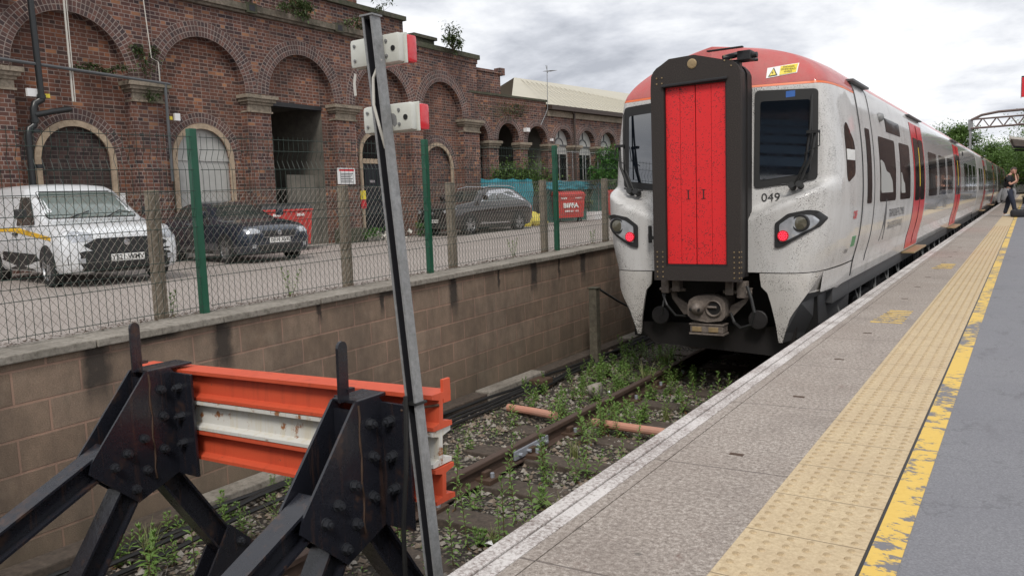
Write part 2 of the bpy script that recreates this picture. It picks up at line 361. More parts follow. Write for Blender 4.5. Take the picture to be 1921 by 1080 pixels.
def tarmac():
    g=G('grey_tarmac_platform'); co=g.co(); n=g.noise(co,130,4,.75); b=g.noise(co,1.4,7,.65); c=g.ramp(n,[(.3,(.12,.12,.13)),(.55,(.2,.2,.215)),(.75,(.29,.29,.305))]); c=g.mix(g.math('MULTIPLY',g.ramp(b,[(.35,(0,0,0)),(.7,(1,1,1))]),.4),c,(.145,.145,.165))
    s=g.ramp(g.noise(g.map(co,(2.2,1,1),rot=(0,0,.5)),1.7,6,.72),[(.56,(0,0,0)),(.72,(1,1,1))]); c=g.mix(g.math('MULTIPLY',s,.6),c,(.07,.065,.07)); gm=g.ramp(g.voro(co,2.3),[(.03,(1,1,1)),(.05,(0,0,0))]); c=g.mix(g.math('MULTIPLY',gm,.5),c,(.09,.09,.1)); crk=g.ramp(g.math('ABSOLUTE',g.math('SUBTRACT',g.noise(g.map(co,(1,1,1),(3,3,3)),1.1,6,.55),.5)),[(0,(1,1,1)),(.004,(0,0,0))]); c=g.mix(g.math('MULTIPLY',crk,.45),c,(.08,.08,.085)); g.bump(n,.3,.003); return g.set(color=c,rough=.75)
M['tarmac']=tarmac()
def blackpaint():
    g=G('glossy_black_paint'); co=g.co(); n=g.noise(co,6,6,.7); e=g.ramp(n,[(.57,(0,0,0)),(.66,(1,1,1))]); sk=g.ramp(g.noise(g.map(co,(16,16,1.3)),1.4,5,.65),[(.56,(0,0,0)),(.7,(1,1,1))]); e=g.math('MAXIMUM',e,g.math('MULTIPLY',sk,.8)); c=g.mix(g.math('MULTIPLY',e,.6),(.014,.015,.021),(.085,.045,.028))
    g.bump(g.noise(co,18,5,.65),.4,.006); return g.set(color=c,rough=g.math('ADD',g.math('MULTIPLY',n,.3),.12),spec=.6)
M['black']=blackpaint()
def chip(name,col,rust,amt=.62,rough=.45,sc_=9):
    g=G(name); co=g.co(); n=g.noise(co,sc_,7,.72); e=g.ramp(n,[(amt,(0,0,0)),(amt+.04,(1,1,1))]); c=g.mix(e,g.mix(g.noise(co,3,4,.6),[q*.82 for q in col],col),rust); g.bump(g.math('SUBTRACT',g.noise(co,25,4,.6),e),.35,.003); return g.set(color=c,rough=rough)
M['boltblack']=plain('dull_black_bolt',(.028,.03,.036),.45,.2,.4,30)
def ob():
    g=G('faded_orange_red_paint'); co=g.co(); n=g.noise(co,8,7,.72); e=g.ramp(n,[(.63,(0,0,0)),(.67,(1,1,1))]); f=g.noise(co,2.2,5,.6); c=g.mix(f,(.50,.06,.022),(.66,.11,.045)); st=g.ramp(g.noise(g.map(co,(12,12,1)),1.6,5,.65),[(.52,(0,0,0)),(.75,(1,1,1))])
    c=g.mix(g.math('MULTIPLY',st,.45),c,(.24,.035,.02)); c=g.mix(e,c,(.16,.06,.035)); g.bump(g.math('SUBTRACT',g.noise(co,22,5,.6),e),.4,.004); return g.set(color=c,rough=.6)
M['orange']=ob()
def wb():
    g=G('rust_streaked_white_paint'); co=g.co(); n=g.noise(co,9,7,.72); e=g.ramp(n,[(.56,(0,0,0)),(.62,(1,1,1))]); st=g.ramp(g.noise(g.map(co,(14,14,1.2)),1.5,5,.65),[(.5,(0,0,0)),(.72,(1,1,1))])
    c=g.mix(g.math('MULTIPLY',st,.6),(.62,.61,.57),(.52,.42,.22)); c=g.mix(e,c,(.30,.12,.04)); g.bump(g.math('SUBTRACT',g.noise(co,25,4,.6),e),.4,.004); return g.set(color=c,rough=.6)
M['whitebeam']=wb()
M['galv']=speck('galvanised_steel',[(.3,(.16,.165,.17)),(.6,(.27,.275,.28)),(.8,(.33,.335,.34))],40,rough=.5,bump=.15,big=3,bigcol=(.12,.11,.1),bigamt=.5)
M['darkcav']=plain('cavity_shade',(.02,.02,.025),.6)  # near-black that paints shade into the post channel and vent recesses
M['lampwhite']=plain('lamp_housing_cream',(.62,.63,.58),.4,0,.06,5,dirt=((.2,.17,.1),.25))
M['redlens']=plain('red_lens',(.62,.02,.03),.2,0,.1,20,coat=.6)
M['green']=plain('green_powder_coat',(.008,.085,.045),.4,0,.15,3)
M['greenwire']=plain('dark_green_wire',(.012,.03,.022),.5)
M['wire']=plain('galvanised_wire',(.2,.182,.155),.5,.3,.3,15)
M['rail']=plain('rusty_rail',(.085,.055,.042),.65,.2,.35,12,bump=.2)
M['railtop']=plain('worn_rail_top',(.16,.12,.1),.45,.5,.3,14)
M['fish']=plain('grey_fishplate_paint',(.3,.32,.36),.5,.2,.3,12)
M['rustdark']=plain('rusty_bracket',(.07,.04,.025),.8,0,.3,15)
M['clay']=plain('salmon_clay_pipe',(.5,.24,.17),.8,0,.2,8,dirt=((.25,.2,.16),.5))
M['cable']=plain('black_rubber',(.014,.014,.014),.55)
M['glassdark']=plain('dark_glass',(.008,.01,.011),.06,0,.05,2,spec=.9)
M['trainglass']=plain('train_windscreen_glass',(.006,.009,.014),.03,0,.05,2,spec=1.0)
M['trainglass'].node_tree.nodes['Principled BSDF'].inputs['IOR'].default_value=1.9
M['carglass']=plain('car_glass',(.03,.038,.036),.05,0,.3,2,spec=1.0)
M['carglass'].node_tree.nodes['Principled BSDF'].inputs['IOR'].default_value=1.8
M['windscreen']=plain('van_windscreen',(.14,.17,.16),.07,0,.3,1.5,spec=.8)
M['vanwhite']=plain('van_white_paint',(.66,.68,.7),.3,0,.03,3,coat=.6)
M['bluecar']=plain('dark_blue_paint',(.022,.03,.048),.2,.3,.1,3,coat=1)
M['browncar']=plain('dark_brown_paint',(.032,.026,.026),.2,.3,.1,3,coat=1)
M['plastic']=plain('black_plastic',(.018,.018,.019),.55,0,.2,6)
M['tyre']=plain('tyre_rubber',(.016,.016,.016),.85)
M['alloy']=plain('silver_alloy',(.45,.45,.46),.3,.8,.1,6)
M['chrome']=plain('chrome_trim',(.6,.6,.62),.18,.9,.05,6)
M['headlamp']=plain('clear_lamp_lens',(.42,.44,.47),.12,.3,.5,14,coat=1)
M['yellowstripe']=plain('yellow_tape',(.7,.42,.03),.4)
M['plate']=plain('white_plate',(.75,.75,.73),.35,0,.04)
M['ink']=plain('black_ink',(.01,.01,.01),.5)
M['white']=plain('white_sign',(.72,.72,.72),.5,0,.05)
M['redbin']=plain('red_bin_plastic',(.5,.035,.03),.5,0,.15,5,dirt=((.2,.03,.025),.4))
M['binlid']=plain('black_bin_lid',(.03,.03,.032),.5)
M['greypipe']=plain('grey_pipe',(.09,.095,.1),.45)
M['blackpipe']=plain('black_pipe',(.015,.017,.018),.35)
M['whitecable']=plain('white_conduit',(.55,.53,.48),.5)
M['blackdoor']=plain('black_door_paint',(.01,.012,.016),.3)
M['doorlight']=plain('pale_boarding',(.42,.42,.4),.6,0,.1,2,dirt=((.2,.19,.17),.4))
M['shedroof']=plain('pale_sheet_roof',(.45,.42,.34),.6,0,.1,1.2)
M['gutter']=plain('brown_gutter',(.05,.035,.028),.5)
M['bluetarp']=plain('turquoise_tarpaulin',(.02,.21,.26),.6,0,.3,3)
M['greennet']=plain('green_netting',(.05,.17,.14),.8,0,.35,3)
M['sack']=plain('yellow_sack',(.6,.5,.08),.7,0,.2,5)
M['steel']=plain('dark_steel',(.03,.03,.032),.5,.4,.3,8)
M['bark']=plain('bark',(.07,.05,.035),.9,0,.3,6)
def leafmat(name,a,b,tr=.25,sc_=3):
    g=G(name); oi=g.n('ShaderNodeObjectInfo'); n=g.noise(g.co(),sc_,3,.6); c=g.mix(n,a,b); c=g.mix(g.math('MULTIPLY',oi.outputs['Random'],.35),c,[q*.6 for q in a])
    t=g.n('ShaderNodeBsdfTranslucent'); g.l(c,t.inputs[0]); mx=g.n('ShaderNodeMixShader'); mx.inputs[0].default_value=tr; g.set(color=c,rough=.55); g.l(g.b.outputs[0],mx.inputs[1]); g.l(t.outputs[0],mx.inputs[2]); g.l(mx.outputs[0],g.out.inputs[0]); return g.m
M['leaf']=leafmat('weed_leaf',(.11,.21,.04),(.24,.38,.09))
M['grassleaf']=leafmat('dry_green_grass',(.16,.2,.06),(.3,.3,.12))
M['leafred']=leafmat('reddish_weed_leaf',(.13,.06,.03),(.2,.12,.04))
M['stem']=plain('weed_stem',(.12,.1,.04),.7)
M['treeleaf']=leafmat('tree_leaf',(.08,.15,.03),(.17,.28,.07),.3,.4)
M['lens']=plain('round_lamp_glass',(.13,.12,.09),.08,.2,.5,30,spec=.9)

M['bushleaf']=leafmat('bush_leaf',(.045,.14,.02),(.1,.26,.04),.3,.8)
M['ivy']=leafmat('wall_plant_leaf',(.045,.08,.025),(.12,.16,.06),.2,2)
M['moss']=plain('low_moss',(.06,.09,.025),.95,0,.4,10)
M['deadleaf']=plain('dead_leaves',(.09,.06,.04),.9,0,.5,30)
# train materials
def trainpaint(name,col,side=True,dirt=.5,rough=.12):
    g=G(name); co=g.co(); x,y,z=g.sep(co)
    n=g.noise(g.map(co,(1,1,.75)),120,3,.6); big=g.noise(g.map(co,(1,1,.6)),3.2,6,.65); film=g.noise(g.map(co,(1.6,1.6,.35)),6,6,.72)
    mk=g.n('ShaderNodeMapRange'); mk.inputs[1].default_value=9.35; mk.inputs[2].default_value=8.8; g.l(y,mk.inputs[0])    # the blunt front end is the dirty one
    mz=g.n('ShaderNodeMapRange'); mz.inputs[1].default_value=1.0; mz.inputs[2].default_value=.45; mz.inputs[3].default_value=.35; mz.inputs[4].default_value=1; g.l(z,mz.inputs[0])
    # speck masks: lower front heavily peppered
    sp=g.math('SUBTRACT',g.math('ADD',n,g.math('MULTIPLY',g.math('SUBTRACT',big,.5),.5)),g.math('SUBTRACT',.655,g.math('MULTIPLY',mz.outputs[0],.13)))
    sp=g.ramp(g.math('MULTIPLY',sp,20),[(0,(0,0,0)),(.6,(1,1,1))]); f=g.math('MULTIPLY',g.math('MULTIPLY',sp,mk.outputs[0]),dirt)
    haze=g.math('MULTIPLY',g.math('MULTIPLY',film,mk.outputs[0]),.55)
    c=g.mix(haze,col,(.3,.26,.22)); c=g.mix(f,c,(.045,.038,.033))
    ro=g.math('ADD',rough,g.math('MULTIPLY',mk.outputs[0],.42)); g.bump(film,.02,.01)
    return g.set(color=c,rough=ro,coat=.5 if side else 0,spec=.6)
M['twhite']=trainpaint('train_silver_white',(.66,.66,.655),True,.9,.08)
M['tskirt']=trainpaint('train_skirt_white',(.6,.585,.56),True,1,.3)
M['tred']=trainpaint('train_red_roof',(.52,.035,.04),True,.35,.3)
M['tred2']=plain('train_door_red',(.62,.02,.03),.3,0,.05,3,coat=.15,spec=.3)
M['torange']=plain('orange_band',(.75,.16,.05),.4)
M['tgrey']=plain('train_grey_sole',(.075,.075,.078),.5,0,.2,4)
M['troof']=plain('train_roof_sheen',(.42,.40,.40),.3,0,.06,3,coat=.3)  # whitish reflection along the upper roof, put into the colour
def gangdoor():
    g=G('red_gangway_door'); co=g.co(); n=g.noise(co,75,2,.6); n2=g.noise(co,2.2,4,.6); s=g.ramp(g.math('ADD',n,g.math('MULTIPLY',g.math('SUBTRACT',n2,.5),.35)),[(.6,(0,0,0)),(.66,(1,1,1))]); c=g.mix(s,(.74,.022,.026),(.12,.02,.02)); return g.set(color=c,rough=.5)
M['gdoor']=gangdoor()
def gangframe():
    g=G('grimy_gangway_frame'); co=g.co(); n=g.noise(co,90,3,.7); c=g.ramp(n,[(.35,(.016,.012,.011)),(.6,(.036,.028,.024)),(.78,(.10,.08,.068))]); return g.set(color=c,rough=.75)
M['gframe']=gangframe()
M['bellows']=plain('black_rubber_bellows',(.015,.013,.013),.6,0,.3,14)
M['coupler']=speck('grimy_cast_coupler',[(.3,(.08,.064,.054)),(.6,(.2,.165,.14)),(.8,(.3,.25,.22))],14,rough=.6)
M['seat']=plain('pale_seat_back',(.36,.36,.345),.6)
M['amber']=plain('grimy_amber_lamp_box',(.33,.24,.13),.5,.3,.5,25)
M['skin']=plain('skin',(.46,.24,.17),.5)
M['hair']=plain('short_brown_hair',(.05,.032,.024),.7)
M['tshirt']=plain('black_cotton',(.012,.012,.014),.85)
M['navy']=plain('navy_trousers',(.014,.018,.034),.8)
M['greycloth']=plain('grey_jersey',(.24,.24,.25),.9,0,.2,12)
M['shoe']=plain('white_trainer',(.6,.6,.6),.6)
M['gantry']=plain('weathered_gantry_steel',(.16,.12,.11),.7,0,.3,2)
M['bag']=plain('black_holdall_fabric',(.014,.015,.02),.6)
M['blue']=plain('blue_sign',(.05,.14,.42),.3)
M['yel']=plain('yellow_warning',(.75,.6,.05),.4)
M['greensq']=plain('green_mark',(.05,.25,.1),.4)
M['redmark']=plain('red_marking',(.6,.03,.04),.3)
def emis(name,col,st):
    g=G(name); g.b.inputs['Base Color'].default_value=c4(col); g.b.inputs['Emission Color'].default_value=c4(col); g.b.inputs['Emission Strength'].default_value=st; return g.m
def glaz():
    g=G('blue_tinted_roof_glazing'); t=g.n('ShaderNodeBsdfTranslucent'); t.inputs[0].default_value=(.6,.8,1,1); g.l(t.outputs[0],g.out.inputs[0]); return g.m
M['blueglaze']=glaz()
M['taillight']=emis('lit_red_tail_lamp',(1,.05,.10),.85)
# ------------------------------------------------------------------ camera, sky, sun
cam=bpy.data.objects.new('camera',bpy.data.cameras.new('camera')); C.objects.link(cam); sc.camera=cam
cam.matrix_world=Matrix(((0.83954,-0.028319,0.542559,0),(0.542132,0.109041,-0.833189,0),(-0.035567,0.993634,0.106897,1.22),(0,0,0,1)))
cam.data.sensor_width=36; cam.data.lens=1490/1921*36; cam.data.clip_start=.05; cam.data.clip_end=3000
w=bpy.data.worlds.new('World'); sc.world=w; w.use_nodes=True; nt=w.node_tree; nt.nodes.clear()
class GW(G):
    def __init__(s,t): s.t=t
g=GW(nt); out=g.n('ShaderNodeOutputWorld'); sky=g.n('ShaderNodeTexSky'); sky.sky_type='NISHITA'; sky.sun_disc=False
SE,SA=math.radians(48),math.radians(150)
sky.sun_elevation=SE; sky.sun_rotation=SA
b1=g.n('ShaderNodeBackground'); b1.inputs[1].default_value=.12; g.l(sky.outputs[0],b1.inputs[0])
d=g.co('Generated'); x,y,z=g.sep(d); zz=g.math('ADD',g.math('MAXIMUM',z,0),.22); P=g.comb(g.math('DIVIDE',x,zz),g.math('DIVIDE',y,zz),0)
n1=g.noise(g.map(P,(1,1,1),(3.1,.4,0)),1.3,8,.55,dist=.3); n2=g.noise(g.map(P,(1,1,1),(1.3,7.4,0)),4.2,7,.6)
nn=g.math('ADD',g.math('MULTIPLY',n1,.72),g.math('MULTIPLY',n2,.3))
cc=g.ramp(nn,[(.35,(.36,.38,.425)),(.44,(.52,.54,.585)),(.51,(.67,.685,.715)),(.59,(.82,.825,.84))])
b2=g.n('ShaderNodeBackground'); b2.inputs[1].default_value=1.0; g.l(cc,b2.inputs[0])
gap=g.ramp(n1,[(.62,(0,0,0)),(.75,(1,1,1))]); mx=g.n('ShaderNodeMixShader'); g.l(g.math('SUBTRACT',1,g.math('MULTIPLY',gap,.35)),mx.inputs[0]); g.l(b1.outputs[0],mx.inputs[1]); g.l(b2.outputs[0],mx.inputs[2]); g.l(mx.outputs[0],out.inputs[0])
sun=bpy.data.objects.new('sun',bpy.data.lights.new('sun','SUN')); C.objects.link(sun); sun.data.energy=1.5; sun.data.angle=math.radians(14); sun.data.color=(1,.95,.88)
sd=Vector((math.sin(SA)*math.cos(SE),math.cos(SA)*math.cos(SE),math.sin(SE))); sun.rotation_euler=sd.to_track_quat('Z','Y').to_euler()
sc.view_settings.view_transform='Standard'; sc.view_settings.look='None'; sc.view_settings.exposure=.47; sc.view_settings.gamma=1
sc.cycles.max_bounces=6; sc.cycles.use_denoising=True
# ------------------------------------------------------------------ ground
def capz(y): return .375+.017*(y-2.4)
def gz(x,y):
    base=interp([(6,.13),(12,.15),(20,.215),(25,.29),(29,.36),(60,.42)],y); e=capz(min(y,30))-.03
    if x>-8.6: return base+(e-base)*max(0,min(1,(x+8.6)/2.8))
    return base
struct('ground',MB().quad((-1500,-600,-1.25),(1500,-600,-1.25),(1500,2500,-1.25),(-1500,2500,-1.25)),M['ballast'])
cp=MB(); xs=[-5.76,-6.4,-7.2,-8,-8.6,-10,-12,-15,-18,-25,-60,-300]; ys=[-30,-5,0,3,6,9,12,15,18,21,24,30,45,80,300]
cp.add([(a,b,gz(a,b)) for a in xs for b in ys],[(i*len(ys)+j,i*len(ys)+j+1,(i+1)*len(ys)+j+1,(i+1)*len(ys)+j) for i in range(len(xs)-1) for j in range(len(ys)-1)])
cp.f=[tuple(reversed(f)) for f in cp.f]
struct('car_park_ground',cp,M['carpark'])
from mathutils import noise as mn
bm_=MB(); nx,ny=48,150
def bz(x,y): return -1.06+.05*mn.noise(Vector((x*1.3,y*1.3,0)))+.02*mn.noise(Vector((x*7,y*7,3)))-(.03 if -4.3<x<-1.8 else 0)
for i in range(nx+1):
    for j in range(ny+1):
        x=-5.4+3.85*i/nx; y=-1+16*j/ny; bm_.v.append((x,y,bz(x,y)))
bm_.f=[(i*(ny+1)+j,(i+1)*(ny+1)+j,(i+1)*(ny+1)+j+1,i*(ny+1)+j+1) for i in range(nx) for j in range(ny)]
bm_.quad((-5.4,15,-1.1),(-1.55,15,-1.1),(-1.55,160,-1.1),(-5.4,160,-1.1))
struct('track_bed',bm_,M['ballast'],smooth=60)
# loose stones of the ballast
for nme,mat,cnt,sd_ in (('loose_ballast','stone_a',5200,1),('brown_ballast','stone_b',5200,2)):
    rr=random.Random(sd_); mb=MB()
    for k in range(cnt):
        y=1.2+9.5*rr.random()**1.35; x=-5.15+3.5*rr.random(); s=.010+.026*rr.random()**2
        if abs(x+3.77)<.05 or abs(x+2.3)<.05: continue
        c=Vector((x,y,bz(x,y)+s*.25)); a=[Vector((rr.uniform(.6,1.2),0,rr.uniform(-.2,.3))),Vector((rr.uniform(-.3,.3),rr.uniform(.6,1.2),0)),Vector((-rr.uniform(.6,1.2),rr.uniform(-.3,.3),rr.uniform(-.2,.2))),Vector((rr.uniform(-.4,.4),-rr.uniform(.6,1.2),0)),Vector((rr.uniform(-.3,.3),rr.uniform(-.3,.3),rr.uniform(.5,1)))]
        rot=Matrix.Rotation(rr.random()*6.28,3,'Z'); mb.add([c+(rot@q)*s for q in a]+[c+Vector((0,0,-s*.6))],[(0,1,4),(1,2,4),(2,3,4),(3,0,4),(1,0,5),(2,1,5),(3,2,5),(0,3,5)])
    struct(nme,mb,M[mat],'stuff')
# platform
YE=170
pl=MB().box(-1.58,-6,-1.3,-1.56,YE,-.16); struct('platform_face',pl,M['edgeside'])
e=MB(); 
cy=[-3+1.83*i for i in range(95)]; gj=.006
for i,y in enumerate(cy):
    for x0,x1 in ((-1.585,-1.519),(-1.509,-1.445)):
        e.box(x0,y+gj/2,-.17,x1,y+1.83-gj/2,0,.006 if y<9 else 0)
struct('platform_edge',e,M['whiteedge'])
struct('platform_edge_bed',MB().box(-1.575,-3,-.3,-1.44,YE,-.012),M['edgeside'])
s=MB().box(-1.44,-6,-.3,-1.385,YE,0).box(-1.378,-6,-.3,-.835,YE,.001).box(-1.386,-6,-.3,-1.377,YE,-.01); struct('platform_slabs',s,M['slab'])
t=MB().box(-.835,-6,-.2,-.43,YE,.006)
for i in range(6):
    for j in range(430):
        x=-.835+.033+.0667*i; y=-1+.0667*j+.0333
        n=8 if y<8 else 6; vs=[(x+r*math.cos(2*PI*k/n),y+r*math.sin(2*PI*k/n),h) for r,h in ((.0135,.0055),(.011,.0105),(.006,.0117)) for k in range(n)]
        t.add(vs,[(q*n+k,q*n+(k+1)%n,(q+1)*n+(k+1)%n,(q+1)*n+k) for q in range(2) for k in range(n)]+[tuple(range(2*n,3*n))])
struct('tactile_paving',t,M['tact'])
struct('paving_joint',MB().box(-.43,-6,-.2,-.418,YE,.002),M['steel'])
struct('yellow_line',MB().box(-.418,-6,-.2,-.318,YE,.005),M['yellow'])
struct('platform_tarmac',MB().box(-.318,-40,-.2,9,YE,.003),M['tarmac'])
# cast lifting slots and small iron studs sunk in the slabs
for i in range(13):
    y=3.6+1.22*i; solo('lifting_slot',MB().box(-1.155,y,.0005,-1.09,y+.028,.0035),M['rustdark'],'small dark rusty lifting slot sunk in the concrete platform slab','slot',(-1.12,y,0),'lifting slots in the platform slabs')
# yellow worn hatch patches
def hatch(y,lab):
    m=MB()
    for k in range(7): m.box(-1.2+.01*k,y+k*.13,.0012,-.93,y+k*.13+.05,.0045)
    solo('hatch_marking',m,M['yellow'],lab,'marking',(-1.1,y,0))
hatch(7.9,'worn yellow hatched patch on the platform slabs, nearer one'); hatch(13.5,'faint yellow hatched patch on the platform slabs, farther one')
# ------------------------------------------------------------------ track
def rail_mb(x,y0,y1):
    sec=[(-.07,0),(.07,0),(.07,.012),(.012,.03),(.01,.1),(.036,.115),(.036,.148),(.03,.155),(-.03,.155),(-.036,.148),(-.036,.115),(-.01,.1),(-.012,.03),(-.07,.012)]
    return MB().prism([(x+a,-1.07+b) for a,b in sec],lambda u,v:(u,y0,v),(0,y1-y0,0))
struct('rail',rail_mb(-3.77,.3,150),M['rail']); struct('rail_right',rail_mb(-2.3,.3,150),M['rail'])
bpy.data.objects['rail'].name='left_rail'; bpy.data.objects['rail_right'].name='right_rail'
for o,l in (('left_rail','rusty running rail beside the block wall'),('right_rail','rusty running rail next to the platform')): pass
sl=None
for i in range(20):
    y=1.6+.72*i
    if sl is None:
        mb=MB().box(-4.36,y-.125,-1.2,-1.72,y+.125,-1.055,.012); sl=solo('timber_sleeper',mb,M['wood'],'dark weathered timber sleeper under the rusty rails','sleeper',(-3.04,y,-1.1),'timber sleepers under the track')
    else: copy_thing(sl,(-3.04+R.uniform(-.02,.02),y,-1.1-.012*R.random()),R.uniform(-.02,.02))
# rail chairs with bolts
ch=thing('rail_chair','rusty iron chair with bolts holding the rail on a sleeper','rail chair',(0,0,0),'rail chairs on the sleepers')
part('base',MB().box(-.16,-.09,-.01,.16,.09,.035,.006),M['rustdark'],ch)
part('jaw',MB().box(-.09,-.05,.03,-.045,.05,.085,.01).box(.045,-.05,.03,.09,.05,.085,.01),M['rustdark'],ch)
for sx in (-1,1): part('bolt',MB().cyl((sx*.125,0,.03),(sx*.125,0,.075),.018,n=6),M['fish'],ch)
for i in range(12):
    for x in (-3.77,-2.3):
        if i==0 and x<-3: ch.location=(x,1.6,-1.06); continue
        copy_thing(ch,(x,1.6+.72*i,-1.06))
f=thing('fishplate','pale grey fishplate bolted across a joint in the rusty rail','fishplate',(-3.72,5.9,-1.0))
part('plate',MB().box(-3.735,5.66,-1.035,-3.715,6.24,-.955,.004),M['fish'],f)
for y in (5.73,5.87,6.03,6.17): part('bolt',MB().cyl((-3.72,y,-.995),(-3.68,y,-.995),.017,n=6),M['fish'],f)
solo('clay_pipe',MB().tube([(-4.68,7.03,-.99),(-4.35,6.99,-.985),(-4.05,6.96,-.99)],.042,12),M['clay'],'short salmon clay pipe lying left of the rail','pipe',(-4.3,7,-1))
solo('clay_pipe',MB().tube([(-3.58,6.9,-.985),(-3.2,6.86,-.98),(-2.86,6.84,-.975),(-2.5,6.84,-.98)],.042,12),M['clay'],'long salmon clay pipe lying between the two rails','pipe',(-3.0,6.9,-1))
# timber edging and cable runs by the wall
for i in range(16):
    y=-.4+1.3*i; m=MB().box(-5.39,y,-1.2,-5.17-.02*R.random(),y+1.27,-.955-.02*R.random(),.012)
    solo('trough_lid',m,M['wood'] if i%3 else M['coping'],'mossy weathered trough lid at the foot of the block wall','trough lid',(-5.28,y,-1.1),'trough lids along the foot of the wall')
for k,(x0,dz) in enumerate(((-5.02,0),(-4.93,.02),(-4.83,0),(-5.09,.015))):
    pts=[(x0+.05*math.sin(y*.9+k*1.7)+.03*math.sin(y*2.3+k)+(.25*smst(5,0,y) if k in(1,2) else 0),y,-1.0+dz+.008*math.sin(y*5+k)) for y in [i*.3 for i in range(-3,60)]]
    solo('cable',MB().tube(pts,.017,6),M['cable'],['black cable nearest the trough lids on the ballast','black cable curving out between two others on the ballast','black cable farthest from the wall on the ballast','thin black cable hugging the trough lids'][k],'cable',(x0,2,-1))
# short post beside the wall with a sagging cable
pp=thing('marker_post','grey weathered timber post standing beside the block wall near the train','post',(-5.0,9.75,-1.05))
part('shaft',MB().box(-5.06,9.69,-1.2,-4.94,9.81,.0,.012),M['greypost'],pp); part('cap',MB().box(-5.07,9.68,0,-4.93,9.82,.015,.004),M['mossstone'],pp)
solo('sagging_cable',MB().tube([(-4.93+0*t,9.8+t*2.6,-.02-.62*math.sin(min(1,t)*PI*.55)) for t in [i/10 for i in range(11)]],.016,6),M['cable'],'black cable sagging from the grey post towards the train','cable',(-4.93,9.8,-.1))
# ------------------------------------------------------------------ retaining wall with coping
rw=thing('retaining_wall','brown concrete block retaining wall with pale coping and black damp stains','wall',(-5.4,0,-1.2))
m=MB(); ysw=[-6+3*i for i in range(40)]
for a,b in zip(ysw,ysw[1:]):
    m.add([(-5.4,a,-1.4),(-5.4,b,-1.4),(-5.4,b,capz(b)-.055),(-5.4,a,capz(a)-.055),(-5.74,a,-1.4),(-5.74,b,-1.4),(-5.74,b,capz(b)-.055),(-5.74,a,capz(a)-.055)],[(0,1,2,3),(5,4,7,6),(3,2,6,7)])
part('wall',m,M['block'],rw)
js=[2.97-1.05*k for k in range(7,0,-1)]+[2.97,4.01,5.06,6.1,7.12,8.0,8.83]+[8.83+1.05*k for k in range(1,45)]
for a,b in zip(js,js[1:]):
    dz=R.uniform(-.004,.004); t=MB().box(-5.78,a+.004,-.055,-5.36+R.uniform(-.006,.006),b-.004,0,.008)
    t.v=[(x,y,z+capz(y)+dz) for x,y,z in t.v]; part('coping_stone',t,M['coping'],rw)
# debris along the coping
m=MB(); rr=random.Random(5)
for k in range(2600):
    y=1.8+10.5*rr.random(); x=-5.66-.16*abs(rr.gauss(0,.6)); s=rr.uniform(.008,.022); z=max(capz(y) if x>-5.78 else gz(x,y),gz(x,y))+.004+.02*rr.random(); a=rr.random()*6.28
    m.add([(x+s*math.cos(a),y+s*math.sin(a),z),(x-s*.5*math.sin(a),y+s*.5*math.cos(a),z+.006),(x-s*math.cos(a),y-s*math.sin(a),z+.003)],[(0,1,2)])
struct('leaf_litter',m,M['deadleaf'],'stuff')
# ------------------------------------------------------------------ fences
gf=thing('mesh_fence','tall dark green welded mesh fence with green square posts on the block wall','fence',(-5.7,0,.45))
gposts=[-1.83,1.12,4.08,7.06,9.99,12.95,15.9,18.85,21.8]
for y in gposts:
    z0=capz(y)-.02; part('post',MB().box(-5.73,y-.03,z0,-5.67,y+.03,capz(y)+1.5,.004),M['green'],gf)
folds=[(1.34,0),(1.24,.03),(1.17,0),(1.0,0),(.86,0),(.79,.03),(.71,0),(.45,0),(.38,.03),(.3,0),(.06,0)]
def foldx(h):
    return -interp([(-1,0),(.3,0),(.38,.035),(.45,0),(.71,0),(.79,.035),(.86,0),(1.17,0),(1.25,.035),(1.33,0),(2,0)],h)
for a,b in zip(gposts,gposts[1:]):
    m=MB(); wr=.0023; n=int((b-a-.08)/.0575)
    for i in range(n+1):
        y=a+.05+(b-a-.1)*i/n; hs=[.03,.3,.38,.45,.71,.79,.86,1.17,1.25,1.33,1.46]
        for h0,h1 in zip(hs,hs[1:]): m.cyl((-5.655+foldx(h0),y,capz(y)+h0),(-5.655+foldx(h1),y,capz(y)+h1),wr,n=4,caps=False)
    for h in (.06,.3,.38,.45,.71,.79,.86,1.0,1.17,1.33,1.43):
        m.cyl((-5.65+foldx(h),a+.03,capz(a)+h),(-5.65+foldx(h),b-.03,capz(b)+h),.0026,n=4)
    part('mesh_panel',m,M['greenwire'],gf)
cf=thing('chain_link_fence','low galvanised chain link fence on square concrete posts behind the green mesh','fence',(-5.87,0,.4))
cposts=[-2.4,-.3,1.75,3.8,5.92,7.72,9.92,11.92,14,16.1,18.2,20.3]
for y in cposts:
    t=MB().box(-5.915,y-.042,capz(y)-.4,-5.83,y+.042,capz(y)+1.02,.008); part('post',t,M['concpost'],cf)
